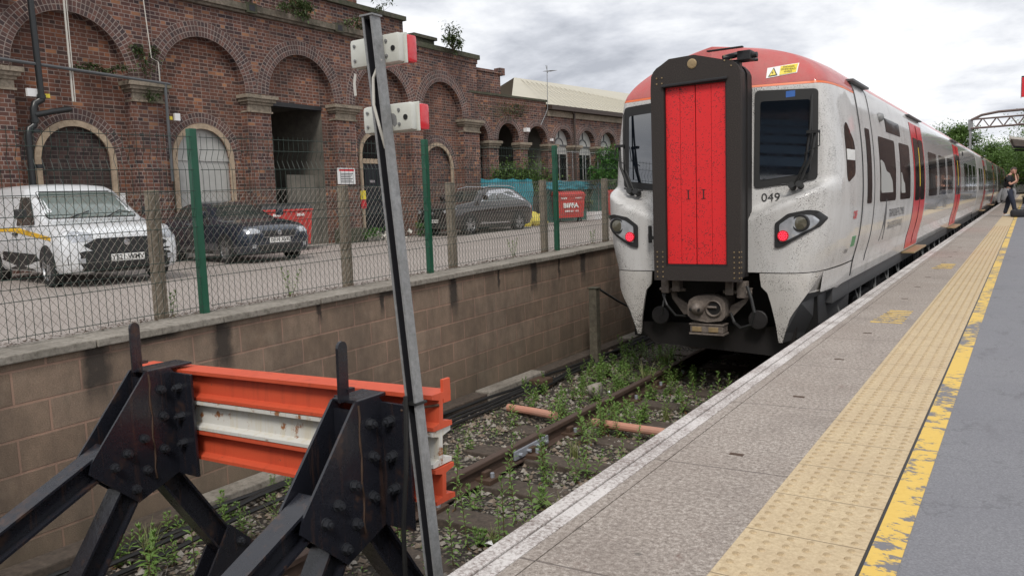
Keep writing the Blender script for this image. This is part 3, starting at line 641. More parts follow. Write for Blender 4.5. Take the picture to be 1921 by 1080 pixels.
for a,b in zip(cposts,cposts[1:]):
    m=MB(); H=.99; p=.062; k=int((b-a)/p)+1; step=.047
    def pt(y,h): return (-5.80+.006*math.sin(y*9+h*7),y+.006*math.sin(h*11+y*3),capz(y)+h)
    nz=int(H/step)
    for i in range(k+1):
        for sgn in (1,-1):
            pts=[]
        # zig-zag wires, each one woven into its neighbour
        y=a+p*i; pts=[pt(min(max(y+(p/2 if j%2 else 0)+.0,a),b),.02+j*step*.8) for j in range(int(H/(step*.8))+1)]
        pts2=[pt(min(max(y+(-p/2 if j%2 else 0),a),b),.02+j*step*.8) for j in range(int(H/(step*.8))+1)]
        for q in (pts,pts2):
            for u,v in zip(q,q[1:]): m.cyl(u,v,.0019,n=3,caps=False)
    part('chain_link',m,M['wire'],cf)
    part('line_wire',MB().cyl((-5.8,a,capz(a)+.99),(-5.8,b,capz(b)+.99),.0025,n=4).cyl((-5.8,a,capz(a)+.5),(-5.8,b,capz(b)+.5),.002,n=4),M['wire'],cf)
# ------------------------------------------------------------------ brick building
K=17.3/15
def BY(y): return y*K
def BZ(z): return 1.22+(z-1.22)*K
XF=-17.3
def arc(yc,hw,zs,rise,n=20): return [(yc-hw*math.cos(PI*i/n),zs+rise*math.sin(PI*i/n)) for i in range(n+1)]
def arched_wall(mb,x,y0,y1,z0,z1,ops,depth=.25):
    def q(a,b,c,d): # rect y a..b z c..d
        if b-a>1e-5 and d-c>1e-5: mb.quad((x,a,c),(x,b,c),(x,b,d),(x,a,d))
    cur=y0
    for yc,hw,zs,rise in ops:
        q(cur,yc-hw,z0,z1); P=arc(yc,hw,zs,rise)
        for (a,c),(b,d) in zip(P,P[1:]):
            mb.quad((x,a,c),(x,b,d),(x,b,z1),(x,a,z1)); mb.quad((x,a,c),(x-depth,a,c),(x-depth,b,d),(x,b,d))
        mb.quad((x,yc-hw,z0),(x-depth,yc-hw,z0),(x-depth,yc-hw,zs),(x,yc-hw,zs)); mb.quad((x,yc+hw,z0),(x,yc+hw,zs),(x-depth,yc+hw,zs),(x-depth,yc+hw,z0))
        cur=yc+hw
    q(cur,y1,z0,z1); return mb
def ring(x,yc,hw,zs,rise,w,proud=.012,jamb=0,n=28):
    mb=MB(); mb.uv=[]; P=[]
    if jamb: P.append((yc-hw,zs-jamb,-1,0))
    for i in range(n+1):
        t=PI*i/n; P.append((yc-hw*math.cos(t),zs+rise*math.sin(t),-math.cos(t),math.sin(t)))
    if jamb: P.append((yc+hw,zs-jamb,1,0))
    L=0; prev=None
    for (y,z,a,b) in P:
        if prev: L+=math.hypot(y-prev[0],z-prev[1])*(1+w/2/max(hw,.1))
        prev=(y,z)
        mb.v+=[(x+proud,y,z),(x+proud,y+a*w,z+b*w),(x-.01,y,z),(x-.01,y+a*w,z+b*w)]; mb.uv+=[(L,0),(L,w),(L,-.02),(L,w+.02)]
    for k in range(len(P)-1):
        a=4*k;b=a+4; mb.f+=[(a,b,b+1,a+1),(a+2,b+2,b,a),(a+1,b+1,b+3,a+3)]
    return mb
bl=thing('brick_arcade_building','long dark red Victorian brick building with a row of tall blind round arches','building',(XF,16,.2))
bays=[(5.55,1.1),(8.33,1.1),(11.18,1.06),(13.95,1.05),(16.88,1.12),(19.55,1.0)]
ZS,RI=BZ(3.92),1.1*K
ops=[(BY(c),h*K,ZS,min(RI,h*K)) for c,h in bays]
m=arched_wall(MB(),XF,BY(3.6),BY(21.4),-.3,BZ(5.66),ops,.24)
m.quad((XF,BY(21.4),-.3),(XF-7,BY(21.4),-.3),(XF-7,BY(21.4),BZ(5.66)),(XF,BY(21.4),BZ(5.66)))
part('front_wall',m,M['brick'],bl)
m=MB()
for yc,hw,zs,r in ops: 
    rg=ring(XF,yc,hw,zs,r,.375); part('arch_ring',rg,M['arch'],bl)
# small openings in the recessed panels
XR=XF-.24
small={1:(8.36,.70,2.28),2:(11.16,.70,2.39),4:(16.70,.62,2.62),5:(19.43,.70,2.33)}
for i,(c,h) in enumerate(bays):
    a,b=BY(c-h)-.05,BY(c+h)+.05; m=MB(); mat=M['brick_panel']
    if i in small:
        yc,hw,zs=small[i]; o=[(BY(yc),hw*K,BZ(zs),hw*K)]; arched_wall(m,XR,a,b,-.3,BZ(5.1),o,.14)
        part('recess_panel',m,mat,bl)
        if i!=4: part('arch_ring',ring(XR,BY(yc),hw*K+.11,BZ(zs),hw*K+.11,.25),M['arch'],bl)
        else: part('arch_ring',ring(XR,BY(yc),hw*K+.11,BZ(zs),hw*K+.11,.13),M['arch'],bl)
        s1=ring(XR,BY(yc),hw*K-.04,BZ(zs),hw*K-.04,.13,.04,jamb=BZ(zs)+.2); s1.uv=None
        part('stone_surround',s1,M['buffstone'],bl)
        inf=MB().box(XR-.2,BY(yc)-hw*K,-.3,XR-.1,BY(yc)+hw*K,BZ(zs)+hw*K)
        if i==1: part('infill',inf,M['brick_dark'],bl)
        elif i==2:
            part('boarding',inf,M['doorlight'],bl); 
            part('batten',MB().box(XR-.1,BY(yc)-hw*K,BZ(zs)-.03,XR-.07,BY(yc)+hw*K,BZ(zs)+.05).box(XR-.1,BY(yc)-.02,-.2,XR-.085,BY(yc)+.02,BZ(zs)-.03),M['doorlight'],bl)
        elif i==5: part('infill',inf,M['brick'],bl)
        else:
            dd=part('door',MB().box(XR-.12,BY(yc)-hw*K,-.3,XR-.08,BY(yc)+hw*K,BZ(2.42)),M['blackdoor'],bl)
            part('door_panel',MB().box(XR-.08,BY(yc)-.5,.35,XR-.06,BY(yc)-.06,1.2).box(XR-.08,BY(yc)+.06,.35,XR-.06,BY(yc)+.5,1.2).box(XR-.08,BY(yc)-.5,1.35,XR-.06,BY(yc)-.06,2.4).box(XR-.08,BY(yc)+.06,1.35,XR-.06,BY(yc)+.5,2.4),M['blackdoor'],dd)
            part('fanlight',inf,M['glassdark'],bl); part('transom',MB().box(XR-.09,BY(yc)-hw*K,BZ(2.42),XR-.02,BY(yc)+hw*K,BZ(2.55)),M['buffstone'],bl)
            part('letter_plate',MB().box(XR-.06,BY(yc)-.3,BZ(1.9),XR-.045,BY(yc)-.08,BZ(1.97)),M['chrome'],dd)
    elif i==3:
        y0,y1=BY(12.95),BY(14.73); zt=BZ(3.80)
        m.quad((XR,a,zt),(XR,b,zt),(XR,b,BZ(5.1)),(XR,a,BZ(5.1))); m.quad((XR,a,-.3),(XR,y0,-.3),(XR,y0,zt),(XR,a,zt)); m.quad((XR,y1,-.3),(XR,b,-.3),(XR,b,zt),(XR,y1,zt))
        m.quad((XR,y0,zt),(XR,y1,zt),(XR-.4,y1,zt),(XR-.4,y0,zt)); part('recess_panel',m,mat,bl)
        part('room_wall',MB().quad((XR-2.6,y0-.4,-.3),(XR-2.6,y1+1.4,-.3),(XR-2.6,y1+1.4,zt+.3),(XR-2.6,y0-.4,zt+.3)).quad((XR-.01,y1+.02,-.3),(XR-2.6,y1+.02,-.3),(XR-2.6,y1+.02,zt+.3),(XR-.01,y1+.02,zt+.3)).quad((XR-.01,y0-.02,-.3),(XR-2.6,y0-.02,-.3),(XR-2.6,y0-.02,zt+.3),(XR-.01,y0-.02,zt+.3)).quad((XR-.01,y0-.4,zt+.02),(XR-2.6,y0-.4,zt+.02),(XR-2.6,y1+1.4,zt+.02),(XR-.01,y1+1.4,zt+.02)),M['render'],bl)
        part('hoarding',MB().box(XR-.35,BY(13.7),-.2,XR-.3,y1+.02,BZ(2.1)),M['render'],bl)
        part('lintel',MB().box(XR-.3,y0-.02,zt-.1,XR+.01,y1+.02,zt+.02),M['steel'],bl)
    else: part('recess_panel',m.quad((XR,a,-.3),(XR,b,-.3),(XR,b,BZ(5.1)),(XR,a,BZ(5.1))),mat,bl)
for a,b in ((6.65,7.23),(9.47,10.10),(12.27,12.89),(15.02,15.70),(18.03,18.5),(20.58,21.38)):
    a,b=BY(a),BY(b); m=MB()
    for z0,z1,o in ((3.48,3.52,.05),(3.52,3.66,.02),(3.66,3.72,.06),(3.72,3.79,.12),(3.79,3.87,.17)): m.box(XF-.23,a-o,BZ(z0),XF+.03+o,b+o,BZ(z1))
    part('capital',m,M['sandstone'],bl)
    part('pier_shaft',MB().box(XF-.02,a-.01,-.3,XF+.03,b+.01,BZ(3.48)),M['brick'],bl)
# cornice and parapets
m=MB().box(XF-.3,BY(3.6),BZ(5.66),XF+.10,BY(18.2),BZ(5.72)).box(XF-.3,BY(3.6),BZ(5.72),XF+.16,BY(18.2),BZ(5.86)); part('cornice',m,M['cornice'],bl)
for y in (7.2,9.85,12.45,15.2): part('vent_block',MB().box(XF+.1,BY(y)-.16,BZ(5.68),XF+.19,BY(y)+.16,BZ(5.9)),M['mossstone'],bl); part('vent_opening',MB().box(XF+.185,BY(y)-.09,BZ(5.72),XF+.196,BY(y)+.09,BZ(5.85)),M['darkcav'],bl)
part('upper_wall',MB().box(XF-4,BY(3.6),BZ(5.8),XF-.28,BY(18.15),BZ(6.5)),M['brick'],bl); part('coping',MB().box(XF-4.05,BY(3.6),BZ(6.5),XF-.16,BY(18.2),BZ(6.62)),M['mossstone'],bl)
part('attic_block',MB().box(XF-4,BY(3.6),BZ(6.62),XF-.45,BY(16.45),BZ(8.6)),M['brick'],bl)
part('parapet',MB().box(XF-.5,BY(18.2),BZ(5.66),XF+.04,BY(21.42),BZ(5.8)),M['brick'],bl); part('parapet_coping',MB().box(XF-.55,BY(18.2),BZ(5.8),XF+.1,BY(21.5),BZ(5.94)),M['mossstone'],bl)
part('stone_block',MB().box(XF-1.2,BY(18.65),BZ(5.94),XF-.3,BY(19.6),BZ(6.16)).box(XF-1.28,BY(18.58),BZ(6.16),XF-.22,BY(19.67),BZ(6.25)),M['mossstone'],bl)
part('rear_wall',MB().box(XF-6,BY(18.2),-.3,XF-5.7,BY(21.4),BZ(5.66)).box(XF-6,BY(18.2),BZ(5.6),XF-.3,BY(21.35),BZ(5.66)),M['brick'],bl)
# pipes fixed to the wall (positions on plane x=-17.1)
xp=-17.12
m=MB().tube([(xp,8.80,9),(xp,8.77,5.65),(xp,8.80,3.75)],.062,10).tube([(xp,8.80,3.78),(xp,8.80,3.66),(xp,8.66,3.58),(xp,8.62,3.45),(xp,8.62,3.2)],.07,10).tube([(xp,8.62,3.25),(xp,8.6,3.12),(xp,8.5,3.06),(xp,8.47,2.9),(xp,8.45,.2)],.066,10)
m.tube([(xp+.02,8.62,3.34),(xp+.02,9.0,3.44),(xp-.1,9.42,3.53)],.062,10)
for z in (3.72,3.22,3.02,2.3): m.cyl((xp,8.62 if z<3.5 else 8.8,z-.04),(xp,8.62 if z<3.5 else 8.8,z+.04),.085,n=12)
part('downpipe',m,M['blackpipe'],bl,smooth=40)
part('grey_conduit',MB().tube([(xp,7.2,4.42),(xp,9.0,4.37),(xp,11.78,4.28)],.035,8).tube([(xp,11.66,4.26),(xp,11.66,3.1),(xp,11.66,2.0)],.035,8),M['greypipe'],bl)
part('white_conduit',MB().box(xp-.08,9.47,3.69,xp-.055,9.50,9).box(xp-.08,9.53,3.69,xp-.06,9.545,7),M['whitecable'],bl)
part('thin_cable',MB().tube([(xp-.1,11.3,8),(xp-.1,11.35,6.1),(xp-.1,11.43,4.85),(xp-.1,11.6,4.78),(xp-.1,11.6,4.3)],.012,6),M['whitecable'],bl)
part('junction_box',MB().box(xp-.1,8.55,3.72,xp-.03,8.82,3.88).box(xp-.1,11.88,3.45,xp-.03,12.02,3.62),M['white'],bl)
part('alarm_box',MB().box(xp-.1,8.9,3.72,xp-.04,9.0,3.80).box(xp-.1,11.75,3.46,xp-.05,11.82,3.54),M['yel'],bl)
part('light_bracket',MB().box(XF,8.0,BZ(5.05),XF+.25,8.45,BZ(5.14)),M['greypipe'],bl)
part('plaster_patch',MB().add([(XF+.014,18.15,4.6),(XF+.014,18.26,4.62),(XF+.014,18.24,5.0),(XF+.014,18.3,5.25),(XF+.014,18.2,5.28),(XF+.014,18.12,4.95)],[(0,1,2,3,4,5)]),M['whitecable'],bl)
# signs
def noticelines(x,y0,y1,z0,z1,n,par,mat):
    m=MB(); 
    for k in range(n):
        z=z1-(z1-z0)*(k+.8)/(n+.6); m.box(x,y0+.06*(y1-y0),z-.01,x+.004,y1-(.08+.2*((k*37)%5)/5)*(y1-y0),z+.01)
    part('writing',m,mat,par)
sg=thing('notice_board','white notice board on the brick pier left of the black door','sign',(xp,17.55,2.2)); part('board',MB().box(XF+.035,17.22,1.94,XF+.06,17.95,2.42,.005),M['white'],sg); noticelines(XF+.06,17.3,17.9,1.96,2.3,6,sg,M['ink']); part('red_heading',MB().box(XF+.06,17.28,2.33,XF+.064,17.9,2.385),M['redmark'],sg)
sg=thing('parking_notice','small white parking notice on brickwork above the van bonnet','sign',(xp,10.5,1.6)); part('board',MB().box(XR+.005,10.36,1.43,XR+.03,10.68,1.76,.004),M['white'],sg)
part('writing',textmb('P',.16,Matrix.Translation((XR+.033,10.46,1.66))@Matrix.Rotation(PI/2,4,'Z')@Matrix.Rotation(PI/2,4,'X')),M['ink'],sg)
part('writing',textmb('PERMIT\nHOLDERS',.065,Matrix.Translation((XR+.033,10.52,1.54))@Matrix.Rotation(PI/2,4,'Z')@Matrix.Rotation(PI/2,4,'X')),M['ink'],sg)
sg=thing('warning_poster','small yellow and red warning poster beside the black door','sign',(xp,18.4,1.5)); part('yellow_half',MB().box(XR+.05,18.38,1.48,XR+.07,18.62,1.75),M['yel'],sg); part('red_half',MB().box(XR+.05,18.38,1.2,XR+.068,18.62,1.478),M['redmark'],sg)
# rubble and slab by the door
m=MB(); rr=random.Random(3)
for k in range(60):
    s=rr.uniform(.03,.09); c=Vector((XF+.5+rr.gauss(0,.14),18.7+rr.gauss(0,.5),gz(-16,18)+.03+abs(rr.gauss(0,.09)))); M_=Matrix.Translation(c)@Matrix.Rotation(rr.random()*3,4,(rr.random(),rr.random(),rr.random()+.1)); m.obox(M_,s*1.6,s*1.2,s,.01)
solo('rubble_heap',m,M['whitecable'],'heap of pale broken rubble bags on the ground by the black door','rubble',(XF+.5,18.7,.2))
solo('stone_ledge',MB().box(XF,17.0,0,XF+.5,17.9,.62,.02),M['mossstone'],'low mossy stone ledge against the brick pier','ledge',(XF+.25,17.4,.2))
# ------------------------------------------------------------------ farther arcade wing
fb=thing('arcade_wing','lower brick wing with open arches, white arched windows and pale sheet roof','building',(-17.3,24.8,.3),rz=-math.radians(6.284))
def L(mb): # local z is world z minus .3
    mb.v=[(a,b,c-.3) for a,b,c in mb.v]; return mb
fo=[(-.2,.62,3.64,.62),(1.66,.66,3.64,.66),(3.52,.68,3.6,.68),(5.33,.63,3.62,.63),(7.14,.66,3.6,.66),(8.88,.66,3.6,.66),(10.7,.66,3.6,.66),(12.5,.66,3.6,.66),(14.3,.66,3.6,.66)]
part('front_wall',L(arched_wall(MB(),0,-.9,16.5,-.3,5.0,fo,.35)),M['brick'],fb,local=True)
part('parapet_wall',L(MB().box(-.35,-.9,5.0,.012,4.15,5.28)),M['brick_panel'],fb,local=True); part('coping',L(MB().box(-.4,-.9,5.28,.07,4.2,5.36)),M['mossstone'],fb,local=True)
part('upper_block',L(MB().box(-3,-.9,5.36,-.3,1.62,6.2).box(-3.06,-.9,6.2,-.24,1.7,6.3).box(-.5,1.5,6.15,-.2,1.8,6.42)),M['brick'],fb,local=True)
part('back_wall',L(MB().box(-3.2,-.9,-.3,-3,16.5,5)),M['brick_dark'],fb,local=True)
part('ceiling',L(MB().box(-3.2,-.9,4.6,-.35,16.5,4.7)),M['render'],fb,local=True)
part('inner_partition',L(MB().box(-3,4.35,-.3,-.35,4.45,4.7)),M['renderlight'],fb,local=True)
for i,(c,h,zs,r) in enumerate(fo):
    rg=ring(0,c,h,zs,r,.25); L(rg); part('arch_ring',rg,M['arch'],fb,local=True)
    cap=MB()
    if i<len(fo)-1:
        a=c+h; b=fo[i+1][0]-fo[i+1][1]
        for z0,z1,o in ((3.3,3.4,.02),(3.4,3.48,.07),(3.48,3.58,.12)): cap.box(-.34,a-o,z0,.02+o,b+o,z1)
        part('capital',L(cap),M['sandstone'],fb,local=True)
    if i>=3:
        wn=part('window_panel',L(MB().prism([(y,z) for y,z in [(c-h,.6)]+arc(c,h,zs,r,14)+[(c+h,.6)]],lambda u,v:(-.3,u,v),(.04,0,0))),M['glassdark'] if False else M['doorlight'],fb,local=True)
        part('pane',L(MB().prism([(c-h+.12,2.1),(c-.04,2.1),(c-.04,3.2),(c-h+.12,3.2)],lambda u,v:(-.25,u,v),(.004,0,0)).prism([(c+.04,2.1),(c+h-.12,2.1),(c+h-.12,3.2),(c+.04,3.2)],lambda u,v:(-.25,u,v),(.004,0,0))),M['glassdark'],wn,local=True)
        fr=ring(-.26,c,h*.45,zs-.05,h*.45,.04,.03); fr.uv=None; L(fr); fr2=MB().box(-.26,c-.02,zs+h*.45,-.22,c+.02,zs+h*.98).box(-.26,c-h,zs-.08,-.22,c+h,zs-.02); L(fr2); fr.add(fr2.v,fr2.f)
        part('glazing_bar',fr,M['greypipe'],wn,local=True)
part('gutter',L(MB().box(-.1,4.2,4.98,.28,16.6,5.16)),M['gutter'],fb,local=True)
part('fascia',L(MB().box(0,4.2,4.72,.06,16.6,4.96)),M['sandstone'],fb,local=True)
part('downpipe',L(MB().cyl((.1,6.05,.3),(.1,6.05,5.0),.05).cyl((.1,5.9,5),(.1,6.05,4.9),.05)),M['gutter'],fb,local=True)
part('roof',L(MB().add([(.2,4.2,5.17),(.2,30,5.17),(-5.8,30,7.7),(-5.2,8.6,7.35),(-1.4,3.6,5.35)],[(0,1,2,3,4)])),M['shedroof'],fb,local=True)
m=MB()
for i in range(60):
    y=4.8+i*.42; y2=8.6+(y-4.2)*(21.4/25.8); m.cyl((.19,y,5.185),(-5.25,y2,7.36+.0),.018,n=4,caps=False)
part('roof_rib',L(m),M['shedroof'],fb,local=True)
part('rear_roof',L(MB().quad((-5.2,8.6,7.34),(-5.8,30,7.7),(-12,30,5),(-12,8.6,5))),M['shedroof'],fb,local=True)
part('wall_lamp',L(MB().box(0,2.6,4.0,.18,2.8,4.15).box(.0,4.35,3.7,.12,4.45,3.8)),M['white'],fb,local=True)
ae=thing('tv_aerial','thin television aerial on a cranked pole above the wing eaves','aerial',(-16.9,28.9,4.6)); part('pole',MB().tube([(-16.75,28.3,4.3),(-16.75,28.7,4.75),(-16.75,28.9,5.0),(-16.75,28.95,6.75)],.016,6),M['galv'],ae)
part('boom',MB().tube([(-16.75,28.75,6.5),(-16.75,29.5,6.6)],.012,5).tube([(-16.75,28.85,6.75),(-16.75,29.0,6.45)],.01,5),M['galv'],ae)
for k in range(5): part('element',MB().cyl((-16.95,28.95+k*.14,6.53+.015*k),(-16.55,28.95+k*.12,6.53+.015*k),.008,n=4),M['galv'],ae)
# ------------------------------------------------------------------ buffer stop
bs=thing('buffer_stop','black steel buffer stop with orange and white crossbeams over the rails','buffer stop',(-3.08,2.4,-.95))
def ibeam(mb,p0,p1,xc,w=.11,h=.12,t=.012):
    a=Vector((0,p0[0],p0[1]));b=Vector((0,p1[0],p1[1])); d=(b-a).normalized(); n=Vector((0,-d.z,d.y))
    if n.z<0:n=-n
    sec=[(-w/2,-h/2),(w/2,-h/2),(w/2,-h/2+t),(t/2,-h/2+t),(t/2,h/2-t),(w/2,h/2-t),(w/2,h/2),(-w/2,h/2),(-w/2,h/2-t),(-t/2,h/2-t),(-t/2,-h/2+t),(-w/2,-h/2+t)]
    return mb.prism(sec,lambda u,v:a+Vector((xc+u,0,0))+n*v,b-a)
def hexbolt(mb,c,ax,r=.0205,h=.026):
    c=Vector(c);ax=Vector(ax).normalized(); mb.cyl(c-ax*.003,c+ax*.004,r*1.18,n=14); mb.cyl(c,c+ax*h,r,r*.95,n=6); mb.cyl(c+ax*h,c+ax*(h+.012),r*.5,n=8); return mb
gp=[(2.29,.435),(2.43,.43),(2.455,.40),(2.455,-.12),(2.40,-.14),(2.20,-.215),(1.965,.0),(1.985,.06)]
for xc in (-3.785,-2.337):
    for dx in (.055,-.075):
        part('gusset_plate',MB().prism(gp,lambda u,v:(xc+dx,u,v),(.012,0,0)),M['black'],bs)
    part('flange_plate',MB().box(xc+.062,2.44,-.135,xc+.215,2.456,.405,.003).box(xc-.21,2.44,-.135,xc-.07,2.456,.405,.003),M['black'],bs)
    part('web_channel',MB().box(xc-.06,2.29,-.10,xc+.052,2.30,.40).box(xc-.06,2.0,-.0,xc+.05,2.012,.07),M['black'],bs)
    part('top_plate',MB().box(xc-.075,2.30,.425,xc+.065,2.56,.44,.004),M['black'],bs)
    part('strut',ibeam(MB(),(2.10,.055),(.02,-.93),xc),M['black'],bs); part('strut',ibeam(MB(),(2.21,-.10),(1.60,-1.0),xc),M['black'],bs)
    part('front_leg',ibeam(MB(),(2.36,-.09),(2.82,-.80),xc),M['black'],bs)
    for dx in (.05,-.062): part('foot_gusset',MB().prism([(2.72,-.52),(3.02,-.82),(2.98,-.915),(2.46,-.915)],lambda u,v:(xc+dx,u,v),(.012,0,0)),M['black'],bs)
    for y,z in ((2.365,.33),(2.37,.19),(2.36,.02),(2.255,.10),(2.255,-.06),(2.16,.05),(2.09,-.0),(2.19,-.14)): part('bolt',hexbolt(MB(),(xc+.067,y,z),(1,R.uniform(-.08,.08),R.uniform(-.08,.08))),M['boltblack'],bs)
    for x,z in ((.12,.33),(.125,.18),(.13,.04)): part('bolt',hexbolt(MB(),(xc+x,2.44,z),(R.uniform(-.08,.08),-1,0),.021,.034),M['boltblack'],bs)
    for y,z in ((2.78,-.64),(2.87,-.73),(2.92,-.83)): part('bolt',hexbolt(MB(),(xc+.062,y,z),(1,0,0)),M['boltblack'],bs)
    up=MB().prism([(-.026,0),(.026,0),(.026,.225)]+[(.026*math.cos(a),.225+.026*math.sin(a)) for a in (.5,1.0,1.57,2.1,2.6)]+[(-.026,.225)],lambda u,v:(xc+.0+.02*v,2.285+u,.435+v),(.014,0,0)).box(xc-.005,2.30,.47,xc+.02,2.34,.485)
    part('upright_bar',up,M['black'],bs)
    part('weld_bead',MB().tube([(xc+.068,2.305+.004*math.sin(k*1.9),.42-.054*k) for k in range(11)],[.0045+.0015*math.sin(k*2.7) for k in range(11)],5),M['rustdark'],bs)
for k,(mat,lab) in enumerate((('orange','orange upper crossbeam'),('whitebeam','white rust-streaked middle crossbeam'),('orange','orange lower crossbeam'))):
    zt=.425-.157*k; h=.152; sec=[(2.475,0),(2.60,0),(2.60,-.018),(2.545,-.03),(2.54,-.12),(2.60,-.132),(2.60,-h),(2.475,-h),(2.475,-.136),(2.515,-.124),(2.52,-.03),(2.475,-.018)]
    m=MB(); x0,x1=(-4.13,-2.02) if k!=1 else (-4.1,-2.03)
    m.prism(sec,lambda u,v:(x0,u,zt+v+.022*(x0+3.1)),(x1-x0,0,.022*(x1-x0))); part('crossbeam',m,M[mat],bs,label=lab)
part('end_lug',MB().box(-2.035,2.55,.40,-2.02,2.60,.50,.003),M['orange'],bs)
part('tie_rod',MB().cyl((-2.16,2.44,.38),(-2.02,2.52,.40),.006),M['rustdark'],bs)
# leaning channel post
lp=thing('leaning_post','tall leaning grey galvanised channel post in front of the buffer stop','post',(-1.86,2.3,-1.0))
pa,pb=Vector((-2.085,2.30,1.93)),Vector((-1.838,2.30,-1.05)); dv=pb-pa
sec=[(-.025,-.024),(-.016,-.024),(-.016,-.020),(-.0215,-.020),(-.0215,.020),(.0215,.020),(.0215,-.020),(.016,-.020),(.016,-.024),(.025,-.024),(.025,.024),(-.025,.024)]
part('channel',MB().prism(sec,lambda u,v:pa+Vector((u,v,0)),dv),M['galv'],lp)
part('channel_shade',MB().prism([(-.021,-.019),(-.018,-.019),(-.018,.016),(.018,.016),(.018,-.019),(.021,-.019),(.021,.0195),(-.021,.0195)],lambda u,v:pa+Vector((u,v,-.01)),dv*.99),M['darkcav'],lp)  # dark strips paint the shade inside the channel, not a real lining
part('top_lid',MB().box(pa.x-.032,2.272,1.928,pa.x+.032,2.328,1.934),M['galv'],lp)
part('feed_cable',MB().tube([(-2.05,2.305,1.77),(-2.075,2.285,1.70),(-2.07,2.275,1.6),(-2.052,2.28,1.52),(-2.045,2.30,1.44)],.006,8),M['whitecable'],lp)
xt=lambda z: pa.x+(pb.x-pa.x)*(1.93-z)/2.98
part('cable_tie',MB().box(xt(.47)-.036,2.268,.465,xt(.47)+.036,2.332,.473),M['cable'],lp)
solo('hanging_cable',MB().tube([(xt(.48)-.01,2.262,.50),(xt(.4)-.015,2.255,.40),(xt(.2)-.04,2.25,.2),(xt(0)-.085,2.25,-.02),(xt(-.2)-.105,2.25,-.25),(xt(-.5)-.11,2.25,-.5),(xt(-.7)-.1,2.25,-.8),(xt(-1)-.1,2.25,-1.04)],.0095,8),M['cable'],'black cable tied to the leaning post and hanging down beside it','cable',(xt(.48),2.26,.4))
def lampbox(x0,x1,z0,z1,lab,patch):
    t=thing('tail_signal_lamp',lab,'signal lamp',((x0+x1)/2,2.37,(z0+z1)/2),'lamp boxes on the leaning post')
    part('housing',MB().box(x0,2.334,z0,x1,2.374,z1,.016),M['lampwhite'],t,smooth=30)
    part('lens',MB().box(x0+.003,2.376,z0+.003,x1+.010,2.432,z1-.003,.012),M['redlens'],t,smooth=30)
    part('gasket',MB().box(x0-.002,2.370,z0-.002,x1+.006,2.379,z1+.002,.003),M['lampwhite'],t)
    m=MB()
    for a in (.07,.93-.21):
        for b in (.25,.75): m.cyl((x0+(x1-x0)*(a+.04),2.334,z0+(z1-z0)*b),(x0+(x1-x0)*(a+.04),2.329,z0+(z1-z0)*b),.006,n=10).cyl((x0+(x1-x0)*(a+.04),2.331,z0+(z1-z0)*b),(x0+(x1-x0)*(a+.04),2.327,z0+(z1-z0)*b),.0028,n=8)
    part('screw',m,M['galv'],t)
    part('cable_hole',MB().cyl((x1-.028,2.3345,(z0+z1)/2-.003),(x1-.028,2.331,(z0+z1)/2-.003),.010,n=16),M['ink'],t)
    part('drain_nub',MB().cyl(((x0*.7+x1*.3),2.36,z0),((x0*.7+x1*.3),2.36,z0-.012),.012,n=10),M['rustdark'],t)
    if patch:
        c=((x0+x1)/2+.035,(z0+z1)/2-.008); rr=random.Random(4); part('worn_patch',MB().add([(c[0]+rr.uniform(.55,1)*.024*math.cos(k*.7),2.3335,c[1]+rr.uniform(.6,1)*.03*math.sin(k*.7)) for k in range(9)],[tuple(range(9))]),M['galv'],t)
lampbox(-2.235,-1.985,1.758,1.868,'upper cream lamp box with red lens on the leaning post',False)
lampbox(-2.185,-1.94,1.503,1.608,'lower cream lamp box with red lens and a worn grey patch',True)
# ------------------------------------------------------------------ train
XC=-3.03
PR=[(1.20,.13),(1.235,.36),(1.265,.48),(1.31,.68),(1.34,.95),(1.35,1.27),(1.335,1.64),(1.30,1.98),(1.24,2.35),(1.185,2.5),(1.07,2.63),(.85,2.75),(.55,2.83),(.25,2.865),(0,2.875)]
def cr(P,n):
    out=[]
    for i in range(len(P)-1):
        p0=P[max(i-1,0)];p1=P[i];p2=P[i+1];p3=P[min(i+2,len(P)-1)]
        for k in range(n):
            t=k/n; out.append(tuple(.5*((2*b)+(c-a)*t+(2*a-5*b+4*c-d)*t*t+(3*b-a-3*c+d)*t**3) for a,b,c,d in zip(p0,p1,p2,p3)))
    out.append(P[-1]); return out
PD=cr(PR,14)
LO=[(.3,8.62),(.5,8.60),(.72,8.60),(.82,8.64),(.89,8.73),(.94,8.88),(.975,9.15),(1,9.7)]
UPR=[(.3,8.80),(.5,8.83),(.72,8.90),(.84,8.97),(.885,8.955),(.92,8.99),(.95,9.10),(.98,9.35),(1,9.8)]
def ynose(s,z,o):
    zl=1.0+(o-.5)*.43; b=smst(zl-.055,zl+.05,z); lo=interp(LO,s)+.10*max(0,.55-z)*0; up=8.79+(o-.4)*.26+interp([(.86,0),(.885,-.012),(.905,.0),(.93,.035),(.955,.11),(.98,.32),(1,.72)],s)+.05*(z-1.1)
    y=lo*(1-b)+up*b+max(0,z-2.36)*.32
    if z>2.4: y+=.25*(s**3)*smst(2.4,2.8,z)
    return y
SS=[.30,.36,.42,.48,.54,.6,.66,.72,.77,.81,.84,.865,.89,.91,.93,.945,.96,.972,.982,.99,.996,1.0]
def side_rows(z0,z1): return [p for p in PD if z0-1e-4<=p[1]<=z1+1e-4]
